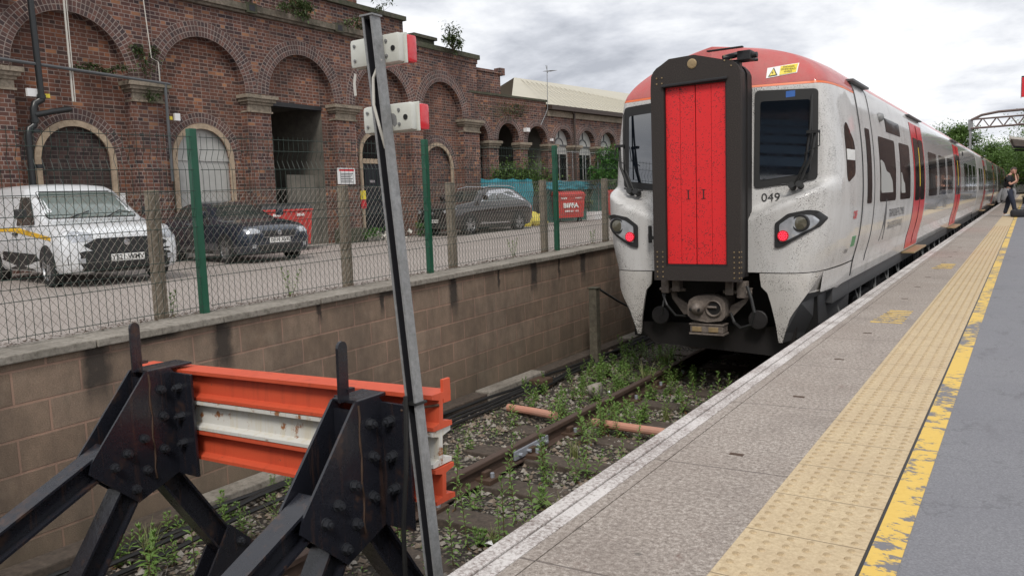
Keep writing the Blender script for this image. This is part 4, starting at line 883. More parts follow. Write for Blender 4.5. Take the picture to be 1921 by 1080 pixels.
def nose_mesh(rows,smin=.3):
    mb=MB(); S=([0.,.08,.16,.23] if rows[0][1]>2.39 else [])+[s for s in SS if s>=smin-1e-6]
    for sg in (1,-1):
        for ci,s in enumerate(S+['a','b']):
            pass
        b0=len(mb.v)
        for hw,z in rows:
            for s in S: mb.v.append((XC+sg*hw*s,ynose(s,z,hw*s),z))
            mb.v.append((XC+sg*hw,10.1,z)); mb.v.append((XC+sg*hw,10.43,z))
        nc=len(S)+2
        for r in range(len(rows)-1):
            for c in range(nc-1):
                f=(b0+r*nc+c,b0+r*nc+c+1,b0+(r+1)*nc+c+1,b0+(r+1)*nc+c); mb.f.append(f if sg>0 else tuple(reversed(f)))
    return mb
tc=thing('train_carriage','front carriage of the silver and red passenger train with red gangway door','train carriage',(XC,8.3,-.9),'carriages of the train at the platform')
nose_w=nose_mesh(side_rows(.36,2.37)); nose_r=nose_mesh(side_rows(2.34,3)); 
def rowcut(a,b):
    rows=side_rows(a,b)
    def at(z):
        for p,q in zip(PD,PD[1:]):
            if p[1]<=z<=q[1]: t=(z-p[1])/(q[1]-p[1]); return (p[0]+(q[0]-p[0])*t,z)
        return PD[-1]
    if rows[0][1]>a+.003: rows=[at(a)]+rows
    if rows[-1][1]<b-.003 and b<2.87: rows=rows+[at(b)]
    return rows
nose_w=nose_mesh(rowcut(.375,2.37)); nose_o=nose_mesh(rowcut(2.37,2.395)); nose_r=nose_mesh(rowcut(2.395,3))
part('cab_shell',nose_w,M['twhite'],tc,smooth=50); part('orange_band',nose_o,M['torange'],tc,smooth=50); part('roof_fairing',nose_r,M['tred'],tc,smooth=60)
part('lower_side_panel',nose_mesh(rowcut(.13,.36),.95),M['twhite'],tc,smooth=50)
0 and part('sole_gap',nose_mesh(rowcut(.34,.40),.48).mirx(0) if False else nose_mesh([(h-.012,z) for h,z in rowcut(.34,.40)],.48),M['cable'],tc)
full=MB(); full.add(nose_mesh(rowcut(.375,3)).v,nose_mesh(rowcut(.375,3)).f)
def sidebody(y0,y1,rows,n=2):
    mb=MB(); ys=[y0+(y1-y0)*i/n for i in range(n+1)]
    for sg in (1,-1):
        b=len(mb.v)
        for y in ys:
            for hw,z in rows: mb.v.append((XC+sg*hw,y,z))
        nr=len(rows)
        for i in range(n):
            for r in range(nr-1):
                f=(b+i*nr+r,b+(i+1)*nr+r,b+(i+1)*nr+r+1,b+i*nr+r+1); mb.f.append(f if sg>0 else tuple(reversed(f)))
    return mb
RT=lambda u,v:(-.9,u,v); LT=lambda u,v:(-5.4,u,v); DX=(-1,0,0)
def coach_body(t,y0,y1,wins,doors,red_until,tree_extra=None):
    part('side_shell',sidebody(y0,y1,rowcut(.13,2.52),2),M['twhite'],t,smooth=50)
    if red_until>y0: part('roof',sidebody(y0,red_until,rowcut(2.52,3)),M['tred'],t,smooth=60)
    part('roof',sidebody(max(y0,red_until),y1,rowcut(2.52,2.62),2),M['tred'],t,smooth=60); part('roof',sidebody(max(y0,red_until),y1,rowcut(2.62,3),2),M['troof'],t,smooth=60)
    tr=sidebody(y0-.1,y1,rowcut(.13,2.7),4); T=tree_of(tr)
    for a,b in wins:
        w=decal(T,rounded(a,1.05,b,1.93,.07),RT,DX,.004,3,.3); part('window',w,M['glassdark'],t,smooth=60)
        part('window_left_side' if False else 'window',decal(T,rounded(a,1.05,b,1.93,.07),LT,(1,0,0),.004,2,.3),M['glassdark'],t,smooth=60)
    for a,b in doors:
        d=part('door',decal(T,rounded(a,.16,b,2.36,.02,1),RT,DX,.006,6,.15),M['tred2'],t,smooth=60)
        mid=(a+b)/2
        for u,v in ((a+.14,mid-.07),(mid+.07,b-.14)): part('door_window',decal(T,rounded(u,1.0,v,2.1,.08),RT,DX,.011,4,.2),M['glassdark'],d,smooth=60)
        part('door_seam',decal(T,[(mid-.012,.2),(mid+.012,.2),(mid+.012,2.34),(mid-.012,2.34)],RT,DX,.012,1,.1),M['cable'],d)
        part('grab_label',decal(T,[(mid-.05,1.25),(mid-.02,1.25),(mid-.02,1.95),(mid-.05,1.95)],RT,DX,.014,1,.1),M['yel'],d)
        part('door_seam',decal(T,[(a-.03,.16),(a-.005,.16),(a-.005,2.36),(a-.03,2.36)],RT,DX,.005,1,.1),M['tgrey'],d)
        part('rain_strip',MB().box(XC+1.16,a-.1,2.47,XC+1.26,b+.1,2.49),M['greypipe'],t)
        part('step_board',MB().box(XC+1.05,a-.1,.085,XC+1.38,b+.1,.115,.005),M['amber'],t)
    part('light_cluster',MB().lathe([(.001,.03),(.05,.025),(.08,0)],(XC+1.30,y1-8,2.2),(1,0,.15),14),M['cable'],t)
    return T
def underframe(t,y0,y1,bog):
    m=MB().box(XC-1.16,y0,-.06,XC+1.17,y1,.13); part('sole_bar',m,M['tgrey'],t)
    m=MB(); rr=random.Random(int(y0*3)); y=y0+.3
    while y<y1-.5:
        l=rr.uniform(.25,1.1)
        if all(abs(y+l/2-b)>1.75 for b in bog):
            d=rr.uniform(.25,.6); xx=rr.uniform(.98,1.15)
            m.box(XC+.3,y,-.06-d,XC+xx,y+l,-.062,.02); m.box(XC-1.1,y,-.06-d,XC-.3,y+l,-.062,.02)
            for q in range(3): m.box(XC+xx,y+l*(.2+.27*q),-.06-d,XC+xx+.03,y+l*(.2+.27*q)+.04,-.07)
        y+=l+rr.uniform(.03,.3)
    part('underfloor_equipment',m,M['steel'],t)
    m=MB()
    for k in range(int((y1-y0)/1.3)): yy=y0+.5+1.3*k; m.tube([(XC+1.1,yy,-.08),(XC+1.15,yy+.1,-.3),(XC+1.12,yy+.3,-.33),(XC+1.1,yy+.42,-.08)],.014,5)
    part('pipework',m,M['galv'],t)
    for b in bog:
        bg=part('bogie_frame',MB().box(XC-1.08,b-1.55,-.42,XC-.95,b+1.55,-.2,.03).box(XC+.95,b-1.55,-.42,XC+1.1,b+1.55,-.2,.03).box(XC-.9,b-.3,-.5,XC+.9,b+.3,-.15,.03),M['steel'],t)
        for dy in (-1.15,1.15):
            part('wheel',MB().cyl((XC-.80,b+dy,-.49),(XC-.67,b+dy,-.49),.42,n=28).cyl((XC+.67,b+dy,-.49),(XC+.80,b+dy,-.49),.42,n=28).cyl((XC-.7,b+dy,-.49),(XC+.7,b+dy,-.49),.08),M['rustdark'],bg)
            part('axle_box',MB().box(XC+1.02,b+dy-.18,-.6,XC+1.17,b+dy+.18,-.35,.04),M['steel'],bg)
        part('spring',MB().cyl((XC+1.04,b-.3,-.3),(XC+1.04,b-.3,.0),.1,n=12).cyl((XC+1.04,b+.3,-.3),(XC+1.04,b+.3,.0),.1,n=12),M['steel'],bg)
T1=coach_body(tc,10.43,36.0,[(11.75,13.3),(13.78,15.05),(18.05,19.75),(20.3,21.95),(22.5,24.1),(28.6,30.4),(30.9,32.6),(33.2,34.7)],[(15.55,17.3),(24.9,26.9)],12.5)
underframe(tc,9.6,35.8,(13.0,31.5))
# crew door and cab window on the side
TN=tree_of(full); tb=MB(); tb.add(full.v,full.f); sb=sidebody(10.4,13,rowcut(.13,2.7),4); tb.add(sb.v,sb.f); TB=tree_of(tb)
part('side_window',decal(TB,roundpoly([(9.52,1.30),(9.93,1.40),(9.97,1.75),(9.62,2.0),(9.5,1.9)],.08),RT,DX,.004,4,.15),M['glassdark'],tc,smooth=60)
part('window_notice',decal(TB,[(9.54,1.56),(9.9,1.56),(9.93,1.68),(9.54,1.68)],RT,DX,.009,1,.2),M['plate'],tc)
part('crew_door_seam',decal(TB,[(10.40,.18),(10.45,.18),(10.45,2.5),(10.40,2.5)],RT,DX,.006,1,.08),M['cable'],tc)
part('crew_door_seam',decal(TB,[(11.28,.3),(11.31,.3),(11.31,2.5),(11.28,2.5)],RT,DX,.006,1,.08),M['tgrey'],tc)
part('crew_door_window',decal(TB,roundpoly([(10.75,1.05),(11.08,1.05),(11.08,1.98),(10.75,1.98)],.03),RT,DX,.006,3,.15),M['glassdark'],tc,smooth=60)
part('rain_strip',MB().box(XC+1.14,10.3,2.51,XC+1.25,11.4,2.535),M['greypipe'],tc)
part('camera_pod',MB().lathe([(.001,.07),(.04,.06),(.06,.03),(.065,0)],(XC+1.27,12.1,2.2),(1,0,.1),16),M['galv'],tc,smooth=60)
part('side_display',decal(TB,[(12.5,2.0),(14.0,2.0),(14.0,2.2),(12.5,2.2)],RT,DX,.005,1,.3) if False else decal(T1,[(12.6,2.03),(14.1,2.03),(14.1,2.23),(12.6,2.23)],RT,DX,.005,2,.3),M['glassdark'],tc)
def text_on(T,s,size,cu,cv,to3,d,off=.004,flip=1,align='CENTER',bold=0,sx=1):
    tm=textmb(s,size,Matrix.Identity(4),0,bold,align); d=Vector(d); out=[]
    for v in tm.v:
        o=Vector(to3(cu+v[0]*flip*sx,cv+v[1])); h=T.ray_cast(o,d); out.append((h[0] if h[0] is not None else o)-d*off)
    seen=[]; fs=[]
    for f in tm.f: fs.append(f)
    return MB().add(out,fs)
FT=lambda u,v:(u,7.0,v); DY=(0,1,0)
part('fleet_number',text_on(TN,'049',.13,-2.36,1.17,FT,DY,.006),M['ink'],tc)
part('maker_mark',text_on(TB,'CAF',.12,9.98,.93,RT,DX,.006,bold=.006),M['redmark'],tc)
part('unit_number',text_on(TB,'197049',.07,9.75,.52,RT,DX,.006),M['ink'],tc)
part('green_mark',decal(TB,[(10.0,.56),(10.22,.56),(10.22,.68),(10.0,.68)],RT,DX,.005,1,.1),M['greensq'],tc)
part('operator_name',text_on(T1,'TRAFNIDIAETH CYMRU',.17,12.7,.86,RT,DX,.005,align='LEFT',sx=.95),M['steel'],tc)
part('operator_name',text_on(T1,'TRANSPORT FOR WALES',.15,12.7,.68,RT,DX,.005,align='LEFT',sx=.95),M['greypipe'],tc)
part('tower_mark',decal(T1,[(12.2,.5),(12.24,.5),(12.38,1.0),(12.52,.5),(12.56,.5),(12.4,1.08),(12.36,1.08)],RT,DX,.005,1,.2),M['tgrey'],tc)
# front: windscreens
for sg in (1,-1):
    X=lambda x: x if sg>0 else 2*XC-x
    pol=[(X(-2.53),1.27),(X(-1.90),1.35),(X(-1.905),2.31),(X(-2.53),2.33)]
    if sg<0: pol=[(X(-2.60),1.27)]+pol[1:3]+[(X(-2.60),2.33)]
    pin=[(X(-2.47),1.36),(X(-1.98),1.42),(X(-1.98),2.2),(X(-2.47),2.21)]
    hy=[TN.ray_cast(Vector((a_,7,b_)),Vector((0,1,0)))[0].y for a_,b_ in pol]
    D_=((hy[2]+hy[3])-(hy[0]+hy[1]))/((pol[2][1]+pol[3][1])-(pol[0][1]+pol[1][1])); B_=((hy[1]+hy[2])-(hy[0]+hy[3]))/((pol[1][0]+pol[2][0])-(pol[0][0]+pol[3][0]))
    A_=99
    for a_ in range(9):
        for b_ in range(9):
            x_=pol[0][0]+(pol[1][0]-pol[0][0])*a_/8; z_=1.33+.98*b_/8; A_=min(A_,TN.ray_cast(Vector((x_,7,z_)),Vector((0,1,0)))[0].y-B_*x_-D_*z_)
    part('windscreen_surround',MB().prism(roundpoly(pol,.05),lambda u,v:(u,A_-.006+B_*u+D_*v,v),(0,.12,0)),M['cable'],tc)
    part('windscreen',MB().prism(roundpoly(pin,.03),lambda u,v:(u,A_-.012+B_*u+D_*v,v),(0,.005,0)),M['trainglass'],tc)
    part('sun_visor_band',MB().prism([(X(-2.46),2.06),(X(-2.0),2.09),(X(-2.0),2.13),(X(-2.46),2.12)],lambda u,v:(u,A_-.0145+B_*u+D_*v,v),(0,.002,0)),M['seat'],tc) if False else None
    # wiper pair
    wm=MB(); yA=8.78
    wm.tube([(X(-2.1),8.83,1.30),(X(-1.99),8.84,1.55),(X(-1.955),8.88,1.9),(X(-1.95),8.92,2.22)],.013,6).tube([(X(-2.05),8.81,1.31),(X(-1.93),8.83,1.6),(X(-1.90),8.87,1.85)],.016,6)
    wm.cyl((X(-2.13),8.9,1.27),(X(-2.13),8.79,1.30),.035,n=10).cyl((X(-2.05),8.9,1.28),(X(-2.05),8.79,1.31),.035,n=10).tube([(X(-2.23),8.80,1.31),(X(-2.1),8.80,1.29),(X(-1.98),8.82,1.34)],.012,6).box(X(-1.98),8.82,1.83,X(-1.86),8.86,1.86)
    wm.tube([(X(-2.0),8.82,1.62),(X(-1.85),8.84,1.7),(X(-1.86),8.88,1.86)],.006,5)
    part('wiper',wm,M['cable'],tc)
    part('wiper_blade',MB().tube([(X(-1.955),8.87,1.45),(X(-1.945),8.9,1.85),(X(-1.95),8.93,2.24)],.009,5),M['steel'],tc)
    # headlamp cluster
    hp=[(X(-2.245),.90),(X(-2.11),1.00),(X(-1.92),1.035),(X(-1.83),1.02),(X(-1.765),.94),(X(-1.82),.855),(X(-2.16),.655),(X(-2.245),.64)]
    part('headlamp_bezel',decal(TN,roundpoly(hp,.02),FT,DY,.022,6,.05),M['plastic'],tc,smooth=60)
    cx_,cz_=X(-2.02),.86
    hi=[(cx_+(a-cx_)*.78,cz_+(b-cz_)*.72) for a,b in hp]
    hl=part('headlamp',decal(TN,roundpoly(hi,.02),FT,DY,.028,6,.05),M['headlamp'],tc,smooth=60)
    def srf(x,z,o): h=TN.ray_cast(Vector((x,7,z)),Vector((0,1,0))); return h[0]-Vector((0,o,0))
    c=srf(X(-1.985),.90,.012); part('lamp_reflector',MB().lathe([(.092,.02),(.092,-.012),(.086,-.018),(.074,-.018),(.070,-.008),(.03,-.006),(.001,-.006)],c+Vector((0,-.018,0)),(0,1,0),24),M['plastic'],hl,smooth=30)
    part('lamp_lens',MB().lathe([(.068,-.010),(.045,-.018),(.001,-.022)],c+Vector((0,-.018,0)),(0,1,0),24),M['lens'],hl,smooth=30)
    c=srf(X(-2.155),.77,.03); tl=part('tail_lamp',MB().cyl(c,c+Vector((0,-.012,0)),.058,n=24),M['redlens'],hl)
    m=MB()
    for ring_,k in ((0,1),(.02,6),(.04,12)):
        for i in range(k): a=2*PI*i/k; p=c+Vector((ring_*math.cos(a),-.012,ring_*math.sin(a))); m.cyl(p,p+Vector((0,-.004,0)),.0075,n=8)
    part('tail_lamp_leds',m,M['taillight'],hl)
    # lower skirt blade
    bp=[(X(-2.41),.355),(X(-1.84),.355),(X(-1.90),.22),(X(-2.13),-.12),(X(-2.185),-.385),(X(-2.225),-.39),(X(-2.33),.15),(X(-2.40),.16)]
    def ysk(o,z): return ynose(max(.3,min(.999,o/1.238)),.38,o)+max(0,.30-z)*.10
    vs=[];fs=[]; rowsK=[(.365,.62,1.19),(.30,.625,1.165),(.22,.635,1.13),(.15,.70,1.09),(.05,.728,1.03),(-.05,.75,.965),(-.12,.765,.925),(-.2,.78,.90),(-.28,.79,.875),(-.36,.80,.852),(-.39,.805,.845)]
    for z_,a_,b_ in rowsK:
        for k_ in range(9): o_=a_+(b_-a_)*k_/8; vs.append((X(XC+o_),ysk(o_,z_),z_))
    n_=len(rowsK)
    for q_ in range(n_-1):
        for k_ in range(8): fs.append((q_*9+k_,q_*9+k_+1,(q_+1)*9+k_+1,(q_+1)*9+k_))
    L_=len(vs); vs+= [(a_,b_+.03,c_) for a_,b_,c_ in vs]; 
    for q_ in range(n_-1): fs.append((q_*9,(q_+1)*9,L_+(q_+1)*9,L_+q_*9)); fs.append((q_*9+8,L_+q_*9+8,L_+(q_+1)*9+8,(q_+1)*9+8))
    for k_ in range(8): fs.append((k_,L_+k_,L_+k_+1,k_+1)); a_=(n_-1)*9+k_; fs.append((a_,a_+1,L_+a_+1,L_+a_))
    part('front_skirt',MB().add(vs,fs),M['tskirt'],tc,smooth=40)
    def pk(i): z_,a_,b_=rowsK[i]; return (X(XC+b_+.002),ysk(b_,z_)+.005,z_)
    part('skirt_return',MB().add([pk(0),(X(-1.80),9.8,.355),(X(-1.81),10.43,.355),(X(-1.835),10.43,.15),(X(-1.85),9.8,.10),pk(3)],[(0,1,2,3,4,5)]),M['tskirt'],tc)
    sk=[pk(i) for i in range(3,n_)]
    part('side_skirt',MB().add(sk+[(X(-2.16),8.85,-.395),(X(-1.95),9.7,-.40),(X(-1.87),10.6,-.25),(X(-1.85),10.6,.14),(X(-1.852),9.8,.098)],[tuple(range(len(sk)+5))]),M['tgrey'],tc)
    part('buffer_pad',MB().lathe([(.09,.1),(.09,0),(.105,0),(.108,-.012),(.098,-.02),(.001,-.026)],(X(-2.46),8.72,-.16),(0,1,0),24),M['bellows'],tc,smooth=30)
part('plough_board',MB().prism([(XC-.95,-.28),(XC-.72,-.52),(XC+.72,-.58),(XC+.93,-.40),(XC+.95,-.22),(XC+.6,-.26),(XC-.6,-.26)],lambda u,v:(u,8.86,v),(0,.04,0)),M['bellows'],tc)
part('front_bulkhead',MB().box(XC-1.1,9.15,-.5,XC+1.1,9.2,.5).box(XC-.55,8.8,.34,XC+.55,9.2,.38),M['ink'],tc)
0 and part('red_hood',MB().box(XC-.56,8.9,2.4,XC+.56,9.6,2.72,.05),M['tred'],tc)
# gangway
def gout(n=6,ins=0,zb=.30):
    p=[(-.485+ins,zb),(.485-ins,zb),(.495-ins,2.30)]
    for i in range(1,7): a=PI/2*i/6; p.append((.495-ins-.17+.17*math.cos(a),2.44+.17*math.sin(a)-.0*ins))
    p+=[(.0,2.70-ins),(-.28,2.69-ins)]
    for i in range(1,5): a=PI/2*i/5+PI/2; p.append((-.495+ins+.17+.17*math.cos(a),2.47+.17*math.sin(a)))
    p.append((-.495+ins,2.38)); return p
gw=MB(); O=[(XC+a+.02,b) for a,b in gout()]; I=[(XC-.345+.02,.455),(XC+.345+.02,.455),(XC+.345+.02,2.40),(XC-.345+.02,2.39)]
# frame = outline with opening: bars butted end to end
gz0,gz1=8.30,8.37
part('gangway_frame',MB().prism([(XC-.465,.30),(XC+.505,.30),(XC+.505,.455),(XC-.465,.455)],lambda u,v:(u,gz0,v),(0,.07,0)).prism([(XC-.465,.455),(XC-.325,.455),(XC-.325,2.39),(XC-.475,2.39)],lambda u,v:(u,gz0,v),(0,.07,0)).prism([(XC+.365,.455),(XC+.505,.455),(XC+.515,2.30),(XC+.515,2.39),(XC+.365,2.39)],lambda u,v:(u,gz0,v),(0,.07,0)).prism([q for q in [(XC-.475,2.39),(XC+.515,2.39)]+[(a,b) for a,b in O if b>2.395]],lambda u,v:(u,gz0,v),(0,.07,0)),M['gframe'],tc)
part('drip_strip',MB().obox(Matrix.Translation((XC+.02,8.285,2.415))@Matrix.Rotation(-.02,4,'Y'),.72,.03,.03,.008),M['steel'],tc)
part('door_seal',MB().box(XC-.33,8.31,.452,XC+.37,8.345,.478).box(XC-.333,8.31,.478,XC-.318,8.345,2.388).box(XC+.352,8.31,.478,XC+.367,8.345,2.388),M['bellows'],tc)
for a,b in ((-.316,-.155),(-.152,.014),(.023,.19),(.193,.35)):
    dl=part('gangway_door',MB().box(XC+a,8.335,.48,XC+b,8.36,2.395,.004),M['gdoor'],tc)
for x in (-.07,.10):
    part('door_latch',MB().box(XC+x-.025,8.331,1.185,XC+x+.025,8.336,1.19).box(XC+x-.006,8.331,1.19,XC+x+.006,8.336,1.28).box(XC+x-.02,8.331,1.28,XC+x+.02,8.336,1.286),M['steel'],tc)
part('badge',MB().lathe([(.052,.0),(.052,-.006),(.04,-.01),(.001,-.012)],(XC-.0,8.30,2.61),(0,1,0),22),M['amber'],tc)
m=MB()
for x,z in ((-.42,2.50),(-.42,2.44),(-.36,2.50),(-.36,2.44),(.33,2.60),(.40,2.60),(.33,2.65),(.40,2.54)): m.cyl((XC+x+.02,8.30,z),(XC+x+.02,8.29,z),.008,n=8)
for sx in (-.445,-.38,.42,.475,.50):
    for k in range(6): m.cyl((XC+sx+.02 if sx<.49 else XC+.506,8.302 if sx<.49 else 8.33,.34+.055*k),(XC+sx+.02 if sx<.49 else XC+.512,8.292 if sx<.49 else 8.33,.34+.055*k),.008,n=6)
part('rivet',m,M['amber'],tc)
for k in range(4):
    q=gout(ins=.012+.014*(k%2),zb=.33); y0=8.37+.11*k
    part('bellows',MB().prism([(XC+a+.02,b) for a,b in q],lambda u,v:(u,y0,v),(0,.10,0)),M['bellows'],tc)
    part('bellows_groove',MB().prism([(XC+a*.96+.02,.36+(b-.36)*.985) for a,b in q],lambda u,v:(u,y0+.10,v),(0,.01,0)),M['ink'],tc)
# linkage above the gangway
part('roof_linkage',MB().box(XC+.14,8.35,2.72,XC+.52,8.40,2.735,.004).box(XC+.44,8.42,2.60,XC+.58,8.60,2.70,.01).tube([(XC+.3,8.4,2.64),(XC+.45,8.5,2.68)],.03,8).tube([(XC+.25,8.4,2.60),(XC+.6,8.62,2.62)],.018,8).box(XC+.40,8.45,2.5,XC+.46,8.55,2.6,.01).cyl((XC+.58,8.5,2.65),(XC+.63,8.5,2.65),.03),M['steel'],tc)
wl=part('warning_label',MB().add([(XC+.66,8.93,2.50),(XC+.96,8.95,2.54),(XC+.96,8.97,2.655),(XC+.66,8.95,2.615)],[(0,1,2,3)]),M['plate'],tc)
def nproj(poly,off): return decal(TN,poly,FT,DY,off,3,.05)
bpy.data.objects.remove(wl)
wl=part('warning_label',nproj([(-2.43,2.46),(-2.13,2.50),(-2.13,2.615),(-2.43,2.575)],.006),M['plate'],tc); part('label_field',nproj([(-2.30,2.485),(-2.14,2.508),(-2.14,2.607),(-2.30,2.585)],.011),M['yel'],wl)
part('warning_triangle',nproj([(-2.41,2.475),(-2.32,2.487),(-2.365,2.575)],.012),M['ink'],wl); part('warning_triangle',nproj([(-2.398,2.484),(-2.334,2.492),(-2.366,2.558)],.017),M['yel'],wl); part('bolt_mark',nproj([(-2.368,2.495),(-2.360,2.52),(-2.37,2.515),(-2.362,2.54),(-2.378,2.512),(-2.366,2.516)],.02),M['ink'],wl)
part('label_text',text_on(TN,'DANGER\nOVERHEAD\nWIRES',.028,-2.22,2.547,FT,DY,.016),M['ink'],wl)
part('blue_sticker',decal(TN,[(-2.22,2.235),(-2.13,2.24),(-2.13,2.335 if False else 2.305),(-2.22,2.30)],FT,DY,.016,1,.1),M['blue'],tc)
# coupler and its gear
cp_=[(XC-.21,.02),(XC-.19,.085),(XC-.12,.13),(XC+.06,.15),(XC+.17,.12),(XC+.215,.06),(XC+.22,-.09),(XC+.18,-.135),(XC+.02,-.16),(XC-.16,-.135),(XC-.21,-.09)]
cpl=part('coupler',MB().prism(roundpoly([(a+.06,b-.02) for a,b in cp_],.015,2),lambda u,v:(u,8.48,v),(0,.16,0)).box(XC-.06,8.64,-.1,XC+.18,9.2,.08,.03),M['coupler'],tc)
part('coupler_cone',MB().lathe([(.088,0),(.08,-.02),(.07,-.06),(.03,-.10),(.001,-.11)],(XC-.035,8.48,-.02),(0,1,0),22),M['coupler'],cpl,smooth=40)
part('coupler_slot',MB().box(XC-.10,8.385,-.045,XC+.02,8.47,-.015,.006),M['ink'],cpl)
part('coupler_cup',MB().lathe([(.088,-.004),(.095,-.02),(.085,-.03),(.075,-.012),(.07,-.003)],(XC+.155,8.48,-.02),(0,1,0),24),M['coupler'],cpl,smooth=40)
part('coupler_cup_hollow',MB().cyl((XC+.155,8.476,-.02),(XC+.155,8.482,-.02),.076,n=24),M['ink'],cpl); part('coupler_hook',MB().cyl((XC+.09,8.46,-.005),(XC+.19,8.46,-.005),.014,n=8),M['coupler'],cpl)
eh=part('electrical_head',MB().box(XC-.13,8.50,-.30,XC+.25,8.66,-.21,.01).box(XC-.14,8.49,-.325,XC+.26,8.67,-.305,.004).box(XC-.14,8.49,-.215,XC+.26,8.67,-.2,.004),M['coupler'],tc)
for x_ in (-.05,.14): part('contact_block',MB().box(XC+x_-.055,8.492,-.29,XC+x_+.055,8.50,-.235,.004),M['amber'],eh)
part('bracket',MB().prism([(XC-.42,.2),(XC-.36,.2),(XC-.33,.08),(XC-.2,.0),(XC-.2,-.12),(XC-.25,-.12),(XC-.38,.05)],lambda u,v:(u,8.62,v),(0,.03,0)).prism([(XC+.54,.2),(XC+.48,.2),(XC+.45,.08),(XC+.3,-.0),(XC+.26,-.12),(XC+.32,-.12),(XC+.46,.03)],lambda u,v:(u,8.62,v),(0,.03,0)),M['coupler'],tc)
part('hinge_block',MB().box(XC-.47,8.5,.13,XC-.38,8.62,.28,.01).box(XC-.34,8.5,.15,XC-.25,8.62,.28,.01).box(XC+.27,8.5,.13,XC+.36,8.62,.28,.01).box(XC+.40,8.5,.10,XC+.5,8.62,.28,.01).cyl((XC-.5,8.55,.17),(XC-.2,8.55,.17),.02).cyl((XC+.24,8.55,.16),(XC+.55,8.55,.16),.02),M['coupler'],tc)
part('air_hose',MB().tube([(XC+.53,8.45,.24),(XC+.58,8.42,.12),(XC+.62,8.4,-.03),(XC+.58,8.42,-.17),(XC+.46,8.46,-.22),(XC+.36,8.55,-.18),(XC+.30,8.6,-.08)],.018,8).tube([(XC-.45,8.5,.12),(XC-.38,8.45,.0),(XC-.3,8.5,-.12),(XC-.22,8.6,-.14)],.014,8).tube([(XC-.42,8.5,.12),(XC-.44,8.47,-.02),(XC-.46,8.5,-.12)],.014,8),M['cable'],tc)
part('lamp_iron',MB().box(XC-.62,8.5,.70,XC-.585,8.54,.90,.01).box(XC-.6,8.5,.74,XC-.49,8.53,.78),M['cable'],tc)
# seats and a lit interior seen through nothing: dark glass; pale seat backs stand against the panes
for pl_ in ([(11.84,1.17),(12.95,1.17),(12.86,1.34),(12.6,1.44),(12.3,1.47),(12.1,1.58),(11.84,1.62)],[(13.88,1.15),(14.35,1.15),(14.25,1.30),(14.1,1.34),(13.95,1.45),(13.88,1.48)]):
    part('seat_back_cover',decal(T1,roundpoly(pl_,.04),RT,DX,.008,3,.15),M['seat'],tc,smooth=60)
# following carriages
def mid(y0,y1,lab):
    t=thing('train_carriage',lab,'train carriage',(XC,y0,-.9),'carriages of the train at the platform')
    L_=y1-y0; wins=[];y=y0+1.0; doors=[(y0+5.2,y0+6.7),(y0+16.6,y0+18.1)]
    while y<y1-1.5:
        if all(y+1.5<a-.1 or y>b+.1 for a,b in doors): wins.append((y,y+1.35)); y+=1.8
        else: y+=.3
    part('end_wall',MB().prism([(XC+h,z) for h,z in PD]+[(XC-h,z) for h,z in reversed(PD)],lambda u,v:(u,y0,v),(0,.05,0)),M['twhite'],t)
    part('gangway_bellows',MB().prism([(XC+a,b) for a,b in gout(ins=-.2)],lambda u,v:(u,y0-.3,v),(0,.29,0)),M['bellows'],t)
    coach_body(t,y0+.05,y1,wins,doors,y0); underframe(t,y0+.2,y1-.2,(y0+3,y1-3))
part('end_gap_panel',MB().prism([(XC+h*.97,z) for h,z in PD]+[(XC-h*.97,z) for h,z in reversed(PD)],lambda u,v:(u,35.99,v),(0,.03,0)),M['bellows'],tc)
mid(36.35,59.5,'second silver carriage coupled behind the front one'); mid(59.85,83,'third silver carriage, farthest one along the platform')
t3=thing('distant_train','pink and white train standing far away beyond the platform','train',(1.0,128,-.9)); part('body',MB().box(-1.6,120,.1,1.0,143,2.7,.3),M['tskirt'],t3); part('stripe',MB().box(-1.65,119.95,2.0,1.05,143,2.5),M['redlens'],t3); part('windscreen',MB().box(-1.3,119.9,1.2,.7,119.94,1.9),M['glassdark'],t3)
# ------------------------------------------------------------------ cars
def crn(P,x): # catmull interpolation of station tuples by index
    i=min(int(x),len(P)-2); t=x-i; p0=P[max(i-1,0)];p1=P[i];p2=P[i+1];p3=P[min(i+2,len(P)-1)]
    return [.5*((2*b)+(c-a)*t+(2*a-5*b+4*c-d)*t*t+(3*b-a-3*c+d)*t**3) for a,b,c,d in zip(p0,p1,p2,p3)]
def carbody(st):
    rows=[crn(st,i/5) for i in range((len(st)-1)*5+1)]; mb=MB(); npt=None
    for x,zb,zw,zt,hw,ht in rows:
        half=[(0,zb),(hw*.7,zb),(hw*.93,zb+.03),(hw*.985,zb+.12),(hw,zb+(zw-zb)*.55),(hw*.985,zw-.04),(hw*.95,zw+.01*(zt-zw)),(hw*.95+(ht-hw*.95)*.5,zw+(zt-zw)*.52),(ht+.02,zt-.07*min(1,(zt-zw)*4)),(ht*.86,zt-.015),(ht*.5,zt+.01),(0,zt+.018)]
        ring=half+[(-y,z) for y,z in reversed(half[1:-1])]; npt=len(ring)
        mb.v+=[(x,y,z) for y,z in ring]
    for r in range(len(rows)-1):
        for i in range(npt): mb.f.append((r*npt+i,r*npt+(i+1)%npt,(r+1)*npt+(i+1)%npt,(r+1)*npt+i))
    mb.f.append(tuple(range(npt-1,-1,-1))); mb.f.append(tuple(range((len(rows)-1)*npt,len(rows)*npt))); return mb
